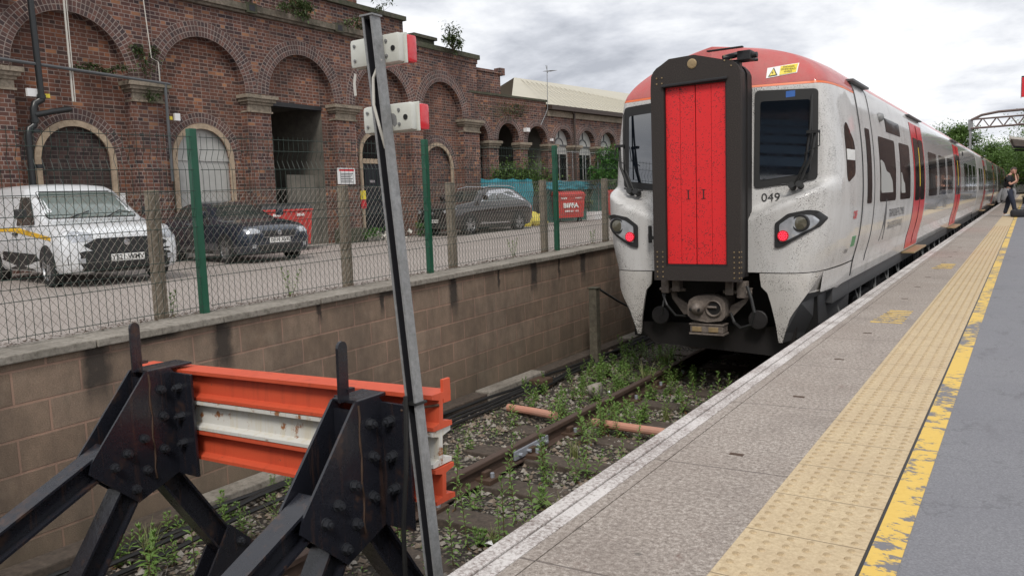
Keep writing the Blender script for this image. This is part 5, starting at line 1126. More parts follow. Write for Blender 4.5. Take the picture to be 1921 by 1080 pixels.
def wheel(t,x,sy,hw,r,spokes,mat):
    y=sy*hw; w=part('wheel',MB().lathe([(r*.66,0),(r*.7,.01),(r*.97,.02),(r,.05),(r,.17),(r*.95,.2),(r*.5,.2)],(x,y+sy*.012,r),(0,-sy,0),32),M['tyre'],t,smooth=40,local=True)
    m=MB().lathe([(r*.68,.0),(r*.70,.02),(r*.6,.035),(r*.58,.10),(.001,.11)],(x,y+sy*.006,r),(0,-sy,0),28)
    part('rim_well',m,M['steel'],w,smooth=40,local=True); m=MB()
    for k in range(spokes):
        a=2*PI*k/spokes+.3; c=Vector((x,y+sy*.0,r)); d=Vector((math.cos(a),0,math.sin(a))); q=Vector((-math.sin(a),0,math.cos(a)))
        for s_ in (-1,1): m.add([c+q*s_*r*.10-Vector((0,sy*.015,0)),c+d*r*.66+q*s_*r*.17,c+d*r*.66+q*s_*r*.06,c+q*s_*r*.02-Vector((0,sy*.015,0)),c+q*s_*r*.10-Vector((0,sy*.04,0)),c+d*r*.66+q*s_*r*.17-Vector((0,sy*.03,0)),c+d*r*.66+q*s_*r*.06-Vector((0,sy*.03,0)),c+q*s_*r*.02-Vector((0,sy*.04,0))],[(0,1,2,3),(7,6,5,4),(0,4,5,1),(1,5,6,2),(2,6,7,3)])
    m.lathe([(r*.18,.03),(r*.18,0),(r*.12,-.006),(.001,-.006)],(x,y,r),(0,-sy,0),14).lathe([(r*.64,.03),(r*.70,.004),(r*.71,.0),(r*.66,-.002),(r*.62,.03)],(x,y,r),(0,-sy,0),32)
    part('rim',m,M[mat],w,smooth=40,local=True)
def car(name,label,cat,loc,rz,st,L_,mat,r,ax,scr,sides,plate,lamps,grille,extra=None,group=None,spokes=5,lower=.42):
    t=thing(name,label,cat,loc,group,rz); mb=carbody(st); T=tree_of(mb); part('body',mb,M[mat],t,smooth=50,local=True)
    Ft=lambda u,v:(1.5,u,v); 
    part('windscreen',decal(T,roundpoly(scr,.04),Ft,(-1,0,0),.012,6,.1),M['windscreen' if cat=='van' else 'carglass'],t,smooth=60,local=True)
    part('windscreen_seal',decal(T,roundpoly([(a*1.04,b+(.02 if b>1.3 else -.02)) for a,b in scr],.05),Ft,(-1,0,0),.006,6,.1),M['plastic'],t,smooth=60,local=True)
    for sy in (1,-1):
        St=lambda u,v:(u,sy*2,v); D=(0,-sy,0)
        for w in sides: part('side_window',decal(T,roundpoly(w,.04),St,D,.01,4,.1),M['carglass'],t,smooth=60,local=True)
        hwv=st[3][4]
        for x in ax:
            part('wheel_arch',decal(T,[(x+(r+.055)*math.cos(a*PI/12),r+(r+.055)*math.sin(a*PI/12)) for a in range(24) if r+(r+.055)*math.sin(a*PI/12)>.16],St,D,.004,4,.1),M['plastic'],t,local=True)
            wheel(t,x,sy,hwv+.004,r,spokes,'alloy')
        part('sill_trim',decal(T,[(ax[0]-r-.1,.20),(ax[0]-r-.08,lower),(ax[1]+r+.08,lower),(ax[1]+r+.1,.20)],St,D,.006,3,.15),M['plastic'],t,local=True)
        part('headlamp',decal(T,roundpoly([(a*sy,b) for a,b in lamps],.02),Ft,(-1,0,0),.008,4,.05),M['headlamp'],t,smooth=60,local=True)
        ym=sy*(hwv+.11); part('door_mirror',MB().box(-1.65 if cat!='van' else -1.55,ym-.09,scr[0][1]+.0,(-1.53 if cat!='van' else -1.42),ym+.07,scr[0][1]+.16,.03),M[mat if cat!='van' else 'plastic'],t,local=True)
        part('door_handle',MB().box(-2.35,sy*(hwv-.02),.83,-2.15,sy*(hwv+.02),.87,.008),M['plastic' if cat=='van' else mat],t,local=True)
        part('door_line',decal(T,[(-2.42,.32),(-2.405,.32),(-2.405,scr[0][1]),(-2.42,scr[0][1])],St,D,.004,1,.1),M['ink'],t,local=True)
    for g_ in grille: part('grille',decal(T,roundpoly(g_,.03),Ft,(-1,0,0),.010,5,.08),M['plastic'],t,smooth=60,local=True)
    pz=plate[1]; o=T.ray_cast(Vector((1.5,0,pz)),Vector((-1,0,0)))[0]; px=o.x+.012
    pt_=part('number_plate',MB().box(px-.02,-.26,pz-.056,px,.26,pz+.056,.004),M['plate'],t,local=True)
    part('plate_text',textmb(plate[0],.105,Matrix.Translation((px+.001,0,pz))@Matrix.Rotation(PI/2,4,'Z')@Matrix.Rotation(PI/2,4,'X'),.001,.002),M['ink'],pt_,local=True)
    o=T.ray_cast(Vector((1.5,0,plate[2])),Vector((-1,0,0)))[0]; part('front_emblem',MB().lathe([(.001,.02),(.05,.016),(.06,0)],o,(1,0,0),16),M['chrome'],t,local=True)
    if extra: extra(t,T)
    return t
van_st=[(0,.36,.66,.78,.60,.52),(-.05,.25,.72,.86,.79,.68),(-.22,.20,.80,.94,.89,.76),(-.6,.19,.88,1.01,.915,.78),(-1.15,.19,.94,1.07,.915,.78),(-1.45,.19,.96,1.26,.915,.74),(-1.8,.19,.96,1.46,.915,.70),(-2.1,.19,.96,1.61,.915,.69),(-2.4,.19,.96,1.67,.915,.70),(-3.2,.19,.96,1.70,.915,.71),(-4.1,.19,.96,1.68,.91,.71),(-4.28,.23,.94,1.62,.9,.70),(-4.36,.33,.92,1.45,.86,.66)]
def vanx(t,T):
    for sy in (1,-1):
        St=lambda u,v:(u,sy*2,v); part('yellow_stripe',decal(T,[(-4.2,.90),(-4.2,.95),(-2.1,.95),(-.62,.80),(-.62,.74),(-2.1,.895)],St,(0,-sy,0),.007,3,.12),M['yellowstripe'],t,local=True)
        part('fog_lamp',decal(T,[(sy*.64,.38),(sy*.74,.38),(sy*.74,.46),(sy*.64,.46)],lambda u,v:(1.5,u,v),(-1,0,0),.014,2,.05),M['headlamp'],t,local=True)
        part('rubbing_strip',decal(T,[(-3.0,.42),(-3.0,.55),(-1.35,.52),(-1.2,.42)],St,(0,-sy,0),.012,3,.12),M['plastic'],t,local=True)
    part('wiper',MB().tube([(-1.17,.2,1.10),(-1.3,.45,1.20),(-1.24,.62,1.15)],.01,5).tube([(-1.17,-.4,1.10),(-1.3,-.05,1.2)],.01,5),M['plastic'],t,local=True)
    part('roof_aerial',MB().cyl((-2.5,0,1.68),(-2.6,0,1.8),.01),M['plastic'],t,local=True)
car('delivery_van','white delivery van with a yellow side stripe parked nose out by the building','van',(-12.11,7.34,.134),-.156,van_st,4.36,'vanwhite',.31,(-.86,-3.5),[(-.70,1.10),(.70,1.10),(.60,1.54),(-.60,1.54)],
 [[(-1.42,1.0),(-2.3,.99),(-2.32,1.46),(-1.98,1.46)]],('YS21 WMV',.444,.68),[(.50,.84),(.54,.73),(.80,.71),(.86,.84),(.80,.90)],[[(-.52,.57),(.52,.57),(.66,.66),(.46,.76),(-.46,.76),(-.66,.66)],[(-.84,.22),(.84,.22),(.86,.50),(.66,.57),(-.66,.57),(-.86,.50)]],vanx)
hat_st=[(0,.32,.58,.68,.55,.47),(-.06,.22,.66,.76,.76,.64),(-.28,.18,.76,.87,.87,.72),(-.85,.18,.85,.97,.9,.74),(-1.4,.18,.90,1.02,.9,.74),(-1.8,.18,.92,1.23,.9,.66),(-2.2,.18,.93,1.38,.9,.6),(-2.65,.18,.95,1.44,.9,.57),(-3.3,.18,.97,1.41,.9,.56),(-3.8,.2,.97,1.26,.88,.57),(-4.1,.25,.95,1.04,.86,.66),(-4.22,.35,.85,.93,.8,.62)]
car('hatchback_car','dark blue hatchback parked between the white van and the building entrance','car',(-13.25,11.44,.15),-.167,hat_st,4.22,'bluecar',.315,(-.84,-3.44),[(-.66,1.04),(.66,1.04),(.50,1.36),(-.50,1.36)],
 [[(-1.68,.99),(-2.5,.99),(-2.52,1.33),(-2.15,1.31)],[(-2.58,.99),(-3.6,1.01),(-3.35,1.31),(-2.6,1.33)]],('DF19 XVK',.50,.66),[(.46,.74),(.52,.66),(.76,.66),(.80,.76),(.6,.79)],[[(-.36,.58),(.36,.58),(.44,.72),(-.44,.72)],[(-.5,.24),(.5,.24),(.56,.40),(-.56,.40)]],
 lambda t,T:(part('chrome_strip',decal(T,[(-.4,.565),(.4,.565),(.4,.58),(-.4,.58)],lambda u,v:(1.5,u,v),(-1,0,0),.016,1,.05),M['chrome'],t,local=True),[part('fog_lamp',decal(T,[(s*.6,.34),(s*.68,.34),(s*.68,.42),(s*.6,.42)],lambda u,v:(1.5,u,v),(-1,0,0),.012,2,.05),M['headlamp'],t,local=True) for s in (1,-1)]),spokes=9,lower=.3).scale=(.93,)*3
suv_st=[(0,.38,.74,.86,.60,.52),(-.06,.28,.82,.96,.79,.68),(-.3,.23,.92,1.04,.89,.76),(-.9,.22,.98,1.13,.92,.79),(-1.25,.22,1.01,1.18,.92,.79),(-1.65,.22,1.02,1.42,.92,.70),(-2.0,.22,1.04,1.57,.92,.65),(-2.5,.22,1.06,1.63,.92,.63),(-3.4,.22,1.09,1.61,.92,.62),(-3.9,.22,1.10,1.48,.92,.62),(-4.25,.26,1.06,1.18,.9,.70),(-4.45,.42,.95,1.02,.84,.66)]
def suvx(t,T):
    for sy in (1,-1):
        St=lambda u,v:(u,sy*2,v); D=(0,-sy,0)
        part('chrome_window_line',decal(T,[(-1.55,1.12),(-1.60,1.16),(-2.15,1.50),(-2.9,1.56),(-3.4,1.54),(-3.95,1.16),(-3.95,1.10),(-3.42,1.51),(-2.9,1.53),(-2.2,1.47)],St,D,.014,1,.08),M['chrome'],t,local=True)
        part('sill_trim',decal(T,[(-1.35,.36),(-1.5,.43),(-2.3,.40),(-3.0,.40),(-3.0,.36)],St,D,.012,2,.1),M['chrome'],t,local=True)
        part('roof_rail',MB().tube([(-1.95,sy*.60,1.60),(-2.4,sy*.6,1.68),(-3.4,sy*.59,1.67),(-3.75,sy*.58,1.58)],.016,6),M['chrome'],t,local=True)
    part('open_bonnet_edge' if False else 'bonnet_strip',decal(T,[(-.7,.93),(.7,.93),(.7,.945),(-.7,.945)],lambda u,v:(1.5,u,v),(-1,0,0),.012,1,.08),M['chrome'],t,local=True)
SX,SY=-16.75,20.25; hd=math.atan2(-.70,-.72)
car('suv_car','dark brown family car with chrome window line parked at the building corner','car',(-16.12,20.2,.205),-1.678,suv_st,4.45,'browncar',.35,(-.88,-3.55),[(-.70,1.19),(.70,1.19),(.56,1.54),(-.56,1.54)],
 [[(-1.62,1.12),(-2.45,1.12),(-2.47,1.50),(-2.15,1.47)],[(-2.53,1.12),(-3.85,1.16),(-3.4,1.50),(-2.55,1.51)]],('MT68 KXO',.52,.78),[(.52,.86),(.56,.78),(.80,.80),(.86,.92),(.7,.93)],[[(-.42,.62),(.42,.62),(.5,.86),(-.5,.86)],[(-.7,.26),(.7,.26),(.72,.42),(-.72,.42)]],suvx,lower=.40).scale=(.955,)*3
# ------------------------------------------------------------------ bins
def bin_(label,loc,rz,letters,open_=False):
    t=thing('wheeled_bin',label,'bin',loc,'large red wheeled bins',rz)
    v=[(-.60,-.46,.18),(.60,-.46,.18),(.60,.46,.18),(-.60,.46,.18),(-.68,-.53,1.12),(.68,-.53,1.12),(.68,.53,1.12),(-.68,.53,1.12)]
    part('body',MB().add(v,[(0,3,2,1),(0,1,5,4),(1,2,6,5),(2,3,7,6),(3,0,4,7),(4,5,6,7)]),M['redbin'],t,local=True)
    part('rim',MB().box(-.71,-.56,1.10,.71,.56,1.16,.01),M['redbin'],t,local=True)
    m=MB()
    for k in range(5): x=-.48+.24*k; m.add([(x-.03,-.475,.24),(x+.03,-.475,.24),(x+.03,-.545,1.09),(x-.03,-.545,1.09)],[(0,1,2,3)])
    part('rib',m,M['redbin'],t,local=True)
    part('lid',MB().add([(-.70,-.55,1.17),(.70,-.55,1.17),(.70,.54,1.17),(-.70,.54,1.17),(-.66,-.45,1.26),(.66,-.45,1.26),(.66,.45,1.34),(-.66,.45,1.34)],[(0,3,2,1),(0,1,5,4),(1,2,6,5),(2,3,7,6),(3,0,4,7),(4,5,6,7)]),M['binlid'] if open_ else M['redbin'],t,local=True)
    for sx in (-1,1):
        for sy in (-1,1): part('castor',MB().cyl((sx*.5-.03,sy*.36,.09),(sx*.5+.03,sy*.36,.09),.09,n=14).box(sx*.5-.04,sy*.36-.05,.12,sx*.5+.04,sy*.36+.05,.2),M['tyre'],t,local=True)
    part('side_handle',MB().tube([(.70,-.3,1.0),(.76,-.3,1.0),(.76,.3,1.0),(.70,.3,1.0)],.015,6).tube([(-.70,-.3,1.0),(-.76,-.3,1.0),(-.76,.3,1.0),(-.70,.3,1.0)],.015,6),M['steel'],t,local=True)
    if letters:
        Mx=Matrix.Translation((.05,-.54,.70))@Matrix.Rotation(PI/2,4,'X'); part('letters',textmb(letters,.27,Mx,.002,.012),M['plate'],t,local=True)
        for x in (-.25,.38):
            part('small_print',textmb('WASTE',.085,Matrix.Translation((x,-.555,1.02))@Matrix.Rotation(PI/2,4,'X'),.002,.003),M['plate'],t,local=True)
        part('small_print',textmb('0800 601 601',.11,Matrix.Translation((.1,-.52,.46))@Matrix.Rotation(PI/2,4,'X'),.002,.003),M['plate'],t,local=True)
    else:
        for x in (-.3,.35): part('small_print',textmb('BINS',.1,Matrix.Translation((x,-.56,1.0))@Matrix.Rotation(PI/2,4,'X'),.002,.004),M['plate'],t,local=True)
    return t
bin_('large red bin with a black lid in the dark building entrance','',0,'') if False else None
bin_('large red bin with a black lid standing in front of the dark building entrance',(-16.45,14.4,.17),math.radians(58),None,True).scale=(.93,)*3
bin_('large red bin with white lettering left of the green net fence',(-15.85,28.75,.355),math.radians(38),'BIFFA').scale=(.93,)*3
bin_('red bin partly hidden behind the train cab, farthest bin',(-14.95,31.75,.37),math.radians(38),None).scale=(.93,)*3
m=MB(); rr=random.Random(9)
for k in range(5):
    c=Vector((-15.95+.25*(k%2),25.6+.26*k,.42+.1*(k%3))); bm=bmesh.new(); bmesh.ops.create_icosphere(bm,subdivisions=2,radius=.26)
    for v in bm.verts: v.co=c+Vector((v.co.x,v.co.y,v.co.z*.9))*(1+.25*mn.noise(v.co*5+c))
    m.addbm(bm)
solo('yellow_sack_heap',m,M['sack'],'heap of yellow sacks on the ground right of the brown car','sacks',(-15.9,26,.3),smooth=60)
# netting and tarpaulin on a low fence
nf=thing('netting_fence','low fence hung with dark green netting behind the bins','fence',(-16.5,30,.3))
def sheet(mb,p0,p1,z0,z1,amp,n=24,mz=6):
    p0=Vector(p0);p1=Vector(p1); d=p1-p0; nrm=Vector((-d.y,d.x,0)).normalized(); b=len(mb.v)
    for i in range(n+1):
        for j in range(mz+1):
            q=p0+d*i/n; zt=z1-.06*abs(math.sin(i*PI/6)); mb.v.append(tuple(q+nrm*amp*mn.noise(Vector((i*.5,j*.8,z1*3)))+Vector((0,0,z0+(zt-z0)*j/mz))))
    mb.f+=[(b+i*(mz+1)+j,b+(i+1)*(mz+1)+j,b+(i+1)*(mz+1)+j+1,b+i*(mz+1)+j+1) for i in range(n) for j in range(mz)]; return mb
part('netting',sheet(MB(),(-16.62,27.9,0),(-15.75,36,0),.3,2.0,.1,60),M['greennet'],nf,smooth=60)
for k in range(6): part('post',MB().cyl((-16.72+.16*k,28+1.55*k,.2),(-16.72+.16*k,28+1.55*k,2.05),.035),M['concpost'],nf)
solo('blue_tarpaulin',sheet(MB(),(-16.45,23.5,0),(-16.25,26.7,0),.85,2.12,.12,20),M['bluetarp'],'turquoise tarpaulin hung behind the brown car','tarpaulin',(-16.3,25,1),smooth=60)
solo('blue_tarpaulin',sheet(MB(),(-16.50,27.9,0),(-15.68,36,0),1.68,2.06,.12,40),M['bluetarp'],'long turquoise sheet draped along the top of the green netting','tarpaulin',(-16,32,1.7),smooth=60)
solo('white_crate',MB().box(-15.6,29.9,.36,-15.2,30.7,.72,.02),M['white'],'pale grey crate on the ground between two red bins','crate',(-15.4,30.3,.36))
sb_=thing('security_fence','row of thin pale upright railings in front of the white arched windows','fence',(-16.9,31,.3))
for k in range(9): part('upright',MB().cyl((-16.45+.12*k,29.2+.95*k,.2),(-16.45+.12*k,29.2+.95*k,3.3),.02,n=6),M['galv'],sb_)
part('top_rail',MB().cyl((-16.45,29.2,3.25),(-15.49,36.8,3.25),.018,n=6),M['galv'],sb_)
# ------------------------------------------------------------------ plants
def leafpts(base,dirv,length,wid,droop,rr):
    d=dirv.normalized(); side=d.cross(Vector((0,0,1))); side=side.normalized() if side.length>1e-3 else Vector((1,0,0))
    p1=base+d*length*.45+Vector((0,0,-droop*length*.12)); p2=base+d*length+Vector((0,0,-droop*length*.5))
    up=Vector((0,0,wid*.25)); return [base,p1+side*wid+up,p2,p1-side*wid+up,p1]
def weed(seed,h,ls=1,dens=1,bushy=0):
    rr=random.Random(seed); st=MB(); lf=MB(); rd=MB(); n=1+int(bushy)
    for q in range(n):
        lean=Vector((rr.uniform(-.12,.12)+(.25*(q-n/2+.5)/n*3 if n>1 else 0),rr.uniform(-.12,.12)*(1+q),1)); hh=h*rr.uniform(.7,1) if q else h; base=Vector((rr.uniform(-.01,.01)*q*3,rr.uniform(-.01,.01)*q*3,-.02)); top=base+lean*hh
        bend=Vector((rr.uniform(-.05,.05),rr.uniform(-.05,.05),0))*h
        P=lambda t: base+(top-base)*t+bend*t*t
        st.tube([P(i/6) for i in range(7)],[.0042*(1-.6*i/6)*(.6+h) for i in range(7)],5)
        k=int(hh*52*dens)+6; a=rr.random()*6
        for i in range(k):
            t=.06+.92*i/k; a+=2.4+rr.uniform(-.3,.3); L_=(.095*(1-.45*abs(t-.45)*2)*ls)*rr.uniform(.75,1.15)
            el=.15+.9*t; d=Vector((math.cos(a)*math.cos(el),math.sin(a)*math.cos(el),math.sin(el)))
            v=leafpts(P(t),d,L_,L_*.15,1.2*(1-t)+.2,rr); (rd if t<.2 and rr.random()<.5 else lf).add(v,[(0,1,4),(1,2,4),(0,4,3),(4,2,3)])
        for i in range(7):
            aa=i*.9; el=1.1; v=leafpts(P(1),Vector((math.cos(aa)*.5,math.sin(aa)*.5,.8)),.04*ls,.006*ls,.1,rr); lf.add(v,[(0,1,4),(1,2,4),(0,4,3),(4,2,3)])
    return st,lf,rd
def grass(seed,h):
    rr=random.Random(seed); m=MB(); st=MB().tube([(0,0,-.02),(.004,0,.02),(.006,.002,.05)],[.006,.004,.002],5)
    for k in range(38):
        a=rr.random()*6.28; L_=h*rr.uniform(.5,1.1); o=rr.uniform(.2,.75); b=Vector((rr.gauss(0,.02),rr.gauss(0,.02),-.01)); d=Vector((math.cos(a),math.sin(a),0)); w=Vector((-math.sin(a),math.cos(a),0))*.0035; prev=b
        P_=[b+d*L_*o*t*t+Vector((0,0,L_*(t-.35*o*t*t))) for t in (0,.35,.7,1)]; m.add([P_[0]-w,P_[0]+w,P_[1]-w,P_[1]+w,P_[2]-w*.7,P_[2]+w*.7,P_[3]],[(0,1,3,2),(2,3,5,4),(4,5,6)])
    return st,m,MB()
protos=[]
for i,(h,ls,de,bu) in enumerate(((.40,1.0,1,0),(.52,1.0,1.1,0),(.28,1.15,1,1),(.18,1.3,1.2,2),(.34,1.1,.9,2),(.62,.9,1,0))):
    st,lf,rd=weed(20+i,h,ls,de,bu); protos.append((st,lf,rd,h))
for h_ in (.22,.34): st,lf,rd=grass(int(h_*100),h_); protos.append((st,lf,rd,h_))
WL=['upright leafy green weed growing in the ballast','tall slender green weed growing in the ballast','small twin-stemmed weed with drooping leaves in the ballast','low bushy green weed sprouting from the ballast','spreading many-stemmed weed in the ballast','tallest narrow-leaved weed standing in the ballast','short tuft of grass in the ballast','long arching tuft of grass in the ballast']
first={}
def plant(k,x,y,s,rr,z=None,lab=None,grp=None):
    z=bz(x,y) if z is None else z
    if k not in first:
        t=thing('weed',lab or WL[k],'weed',(x,y,z),grp or ('weeds of kind: '+WL[k]).replace('weeds of kind: ','')+'s'.replace('s','') if False else (grp or 'weeds growing along the track, kind %s'%['upright','slender','twin-stemmed','low bushy','spreading','tall narrow','short grass','long grass'][k])); st,lf,rd,h=protos[k]
        part('stem',st,M['stem'],t,local=True); part('foliage',lf,M['leaf'] if k<6 else M['grassleaf'],t,local=True)
        if rd.v: part('reddish_leaf',rd,M['leafred'],t,local=True)
        t.scale=(s,)*3; first[k]=t; return t
    return copy_thing(first[k],(x,y,z),rr.random()*6.28,lab,grp,s)
rr=random.Random(77)
spots=[]
def zone(n,x0,x1,y0,y1,kinds,s0,s1):
    for _ in range(n):
        x=rr.uniform(x0,x1); y=rr.uniform(y0,y1)
        if min(abs(x+3.77),abs(x+2.3))<.045: x+=.09
        plant(rr.choice(kinds),x,y,rr.uniform(s0,s1),rr)
zone(60,-4.6,-3.2,6.6,9.6,[0,2,3,4,4,3],.5,1.05)     # thick patch in front of the train
zone(46,-4.9,-3.9,7.5,10.6,[2,3,3,4],.45,.95)
zone(34,-3.6,-2.0,5.2,8.0,[0,1,2,4,4],.55,1.05)
zone(24,-3.5,-2.0,3.2,5.4,[0,1,2,3,5],.5,1.0)
zone(10,-2.9,-1.8,7.2,9.0,[0,1,4],.7,1.15)
zone(13,-5.0,-4.0,3.0,6.6,[2,3,2],.4,.8)
zone(12,-5.15,-4.95,3.0,8.5,[2,3],.4,.75)
zone(30,-5.1,-3.7,1.6,3.6,[0,2,3,3,4],.4,.85)
for x,y,s,k in ((-3.05,3.35,1.05,5),(-2.55,3.1,1.0,1),(-2.45,3.75,.85,5),(-3.55,4.55,1.0,5),(-2.9,4.25,1.0,1),(-3.3,5.45,1.1,0),(-4.35,2.9,1.1,0),(-4.5,2.7,1.0,4),(-4.2,3.1,.95,2),(-2.1,9.1,1.2,4),(-2.0,8.7,1.1,1)): plant(k,x,y,s,rr)
zone(26,-5.0,-2.0,2.2,10.2,[6,7,6],.6,1.2)
# low ground cover between them
m=MB()
for i in range(12000):
    x=-4.9+2.7*rr.random(); y=6.2+5.0*rr.random()
    if i%4==0: x=rr.uniform(-5.1,-2.0); y=rr.uniform(1.5,6.5)
    if mn.noise(Vector((x*2,y*2,5)))<-.05: continue
    b=Vector((x,y,bz(x,y)+.005)); a=rr.random()*6.28; L_=rr.uniform(.012,.035); v=leafpts(b,Vector((math.cos(a),math.sin(a),rr.uniform(.3,1.5))),L_,L_*.22,.6,rr); m.add(v,[(0,1,4),(1,2,4),(0,4,3),(4,2,3)])
struct('ground_cover',m,M['leaf'],'stuff')
m=MB()
for i in range(900):
    x=rr.uniform(-5.2,-1.8); y=rr.uniform(1.5,9); a=rr.random()*6.28; L_=rr.uniform(.03,.12); z=bz(x,y)+.015
    m.cyl((x,y,z),(x+L_*math.cos(a),y+L_*math.sin(a),z+rr.uniform(-.005,.02)),.0016,n=3,caps=False)
struct('dry_twigs',m,M['stone_a'],'stuff')
for i,(x,y) in enumerate(((-3.0,4.2),(-4.9,5.2),(-2.5,5.4),(-4.1,8.3))):
    s=.035; solo('litter_scrap',MB().add([(x-s,y,bz(x,y)+.03),(x,y-s*.6,bz(x,y)+.05),(x+s,y+.01,bz(x,y)+.03),(x,y+s,bz(x,y)+.055)],[(0,1,2),(0,2,3)]),M['white'],['white scrap of paper by a sleeper near the buffer stop','white scrap lying against the trough lids','white scrap between rail and platform','pale scrap among the weeds near the train'][i],'litter',(x,y,-1))
tt=(-4.05,7.9); m=MB(); bm=bmesh.new(); bmesh.ops.create_icosphere(bm,subdivisions=2,radius=.09)
for v in bm.verts: v.co=Vector((tt[0],tt[1],-.93))+v.co*(1+.6*mn.noise(v.co*18))
solo('crumpled_bag',m.addbm(bm),M['coping'],'crumpled yellowish paper bag caught among the weeds beside the rail','litter',(tt[0],tt[1],-1.0),smooth=60)
solo('loose_brick',MB().box(-5.05,8.05,-1.05,-4.85,8.3,-.93,.012),M['rustdark'],'dark broken brick on the trough lids by the wall','brick',(-4.95,8.17,-1))
for i,(y,lab) in enumerate(((3.95,'scraggly weed on the coping beside the first green post'),(5.22,'yellow-flowered weed growing behind the coping between two concrete posts'),(11.6,'small weed behind the coping near the train'),(9.2,'weed by the coping left of the last green post'))):
    plant(4 if i%2 else 2,-5.95,y,.75 if i!=1 else .8,rr,capz(y)-.02,lab,'weeds along the fence foot')
# leafy clumps on the old walls
def clump(name,label,cat,c,rx,ry,rz,n,ls,mat,seed,stems=0,grp=None,trail=0):
    rr=random.Random(seed); t=thing(name,label,cat,(c[0],c[1],c[2]-rz),grp); m=MB(); sm=MB()
    subs=[(Vector((rr.gauss(0,.45)*rx,rr.gauss(0,.45)*ry,rr.gauss(0,.45)*rz)),rr.uniform(.25,.6)) for _ in range(max(5,int(n/90)))]
    for i in range(n):
        s,w=rr.choice(subs); p=Vector(c)+s+Vector((rr.gauss(0,w*rx*.45),rr.gauss(0,w*ry*.45),rr.gauss(0,w*rz*.45)-(trail*rr.random()**2)))
        d=Vector((rr.gauss(0,1),rr.gauss(0,1),rr.gauss(.2,.8))); L_=ls*rr.uniform(.6,1.3); v=leafpts(p,d,L_,L_*.22,.5,rr); m.add(v,[(0,1,4),(1,2,4),(0,4,3),(4,2,3)])
    b=Vector((c[0],c[1],c[2]-rz*.9))
    for s,w in subs[:14]: sm.tube([b,b+(Vector(c)+s-b)*.5+Vector((rr.gauss(0,.05),rr.gauss(0,.05),0)),Vector(c)+s],[.02*rz,.013*rz,.005*rz],5)
    part('stem',sm,M['bark'],t); part('foliage',m,M[mat],t); return t
cl=[((XF+.35,BY(19.75),BZ(6.22)),.3,.62,.52,850,.13,'scraggly shrub growing from the end parapet against the sky'),
 ((XF+.1,BY(13.9),BZ(6.02)),.3,.75,.28,1000,.11,'leafy buddleia clump on the cornice ledge above the tall dark entrance'),
 ((XF+.1,BY(12.4),BZ(6.05)),.3,.4,.18,450,.10,'small plant on the cornice ledge left of the buddleia clump'),
 ((XF+.1,BY(15.9),BZ(5.98)),.3,.6,.2,500,.10,'low plants on the cornice ledge left of the lamp boxes'),
 ((XF+.1,BY(9.75),BZ(4.35)),.12,.45,.45,380,.09,'brownish climbing plant rooted above the capital between the first two arches'),
 ((XF+.0,BY(9.0),BZ(4.05)),.15,.5,.13,380,.09,'green weeds sitting on the grey conduit'),
 ((XF+.2,BY(9.8),BZ(3.62)),.1,.3,.16,160,.08,'weeds hanging on the mossy capital beside the grey pipe'),
 ((XF+.1,BY(17.0),BZ(6.70)),.3,.35,.2,120,.12,'thin grass tuft on the upper coping behind the leaning post')]
for i,(c,rx,ry,rz,n,ls,lab) in enumerate(cl): clump('wall_plant',lab,'plant',c,rx,ry,rz,n,ls,'ivy',50+i)
clump('ivy_curtain','brownish trailing plants over the wing wall above the open arches','plant',(-17.0,26.9,4.95),.1,3.6,.3,1500,.07,'ivy',61,trail=.5)
clump('shrub_row','dense green shrubs in front of the open arches','shrub',(-16.75,26.9,2.0),.28,2.1,.72,5200,.14,'treeleaf',62)
clump('dark_bush','dark rounded bush in front of the white arched windows','shrub',(-16.2,31.2,1.75),.3,.9,.7,1500,.12,'ivy',63)
clump('hanging_plant','green plant growing in the narrow gap at the building corner','plant',(-17.0,25.3,1.9),.3,.35,1.1,700,.12,'ivy',64)
clump('bright_bush','bright green leafy sapling beside the left side of the train','shrub',(-15.7,33.4,2.7),.5,1.25,1.15,5200,.17,'bushleaf',65)
clump('bright_bush','low bright leafy branches spreading left of the sapling','shrub',(-15.9,31.6,2.4),.3,.6,.4,700,.16,'bushleaf',66)
for i,(x,y,lab) in enumerate(((-16.6,17.9,'weeds at the foot of the pier left of the black door'),(-16.6,20.0,'weeds at the foot of the wall right of the black door'))): clump('weed_patch',lab,'plant',(x,y,.45),.3,.5,.18,400,.09,'bushleaf',70+i)
# distant trees beyond the platforms
def tree(x,y,h,r,seed,lab,n=22000,ls=.30):
    rr=random.Random(seed); t=thing('tree',lab,'tree',(x,y,-1.2),'trees beyond the far end of the platform'); tk=MB(); tk.tube([(x,y,-1.3),(x+.1,y,h*.3),(x-.1,y,h*.62)],[.32,.24,.1],9); lf=MB()
    subs=[]
    for k in range(38):
        a=rr.random()*6.28; q=rr.random()**.6; zz_=rr.uniform(.22,1); w=math.sqrt(max(.05,1-((zz_-.55)/.5)**2)); c=Vector((x+r*q*w*math.cos(a),y+r*q*w*math.sin(a),h*zz_)); subs.append((c,rr.uniform(.14,.26)*r)); 
        if k<14: tk.tube([(x,y,h*min(.6,zz_*.6)),tuple((Vector((x,y,h*.5))+c)/2),tuple(c)],[.1,.06,.02],5)
    for i in range(n):
        c,w=rr.choice(subs); p=c+Vector((rr.gauss(0,w),rr.gauss(0,w),rr.gauss(0,w*.75))); d=Vector((rr.gauss(0,1),rr.gauss(0,1),rr.gauss(0,.7))); L_=ls*rr.uniform(.5,1.2); v=leafpts(p,d,L_,L_*.3,.4,rr); lf.add(v,[(0,1,4),(1,2,4),(0,4,3),(4,2,3)])
    part('trunk',tk,M['bark'],t); part('crown',lf,M['treeleaf'],t)
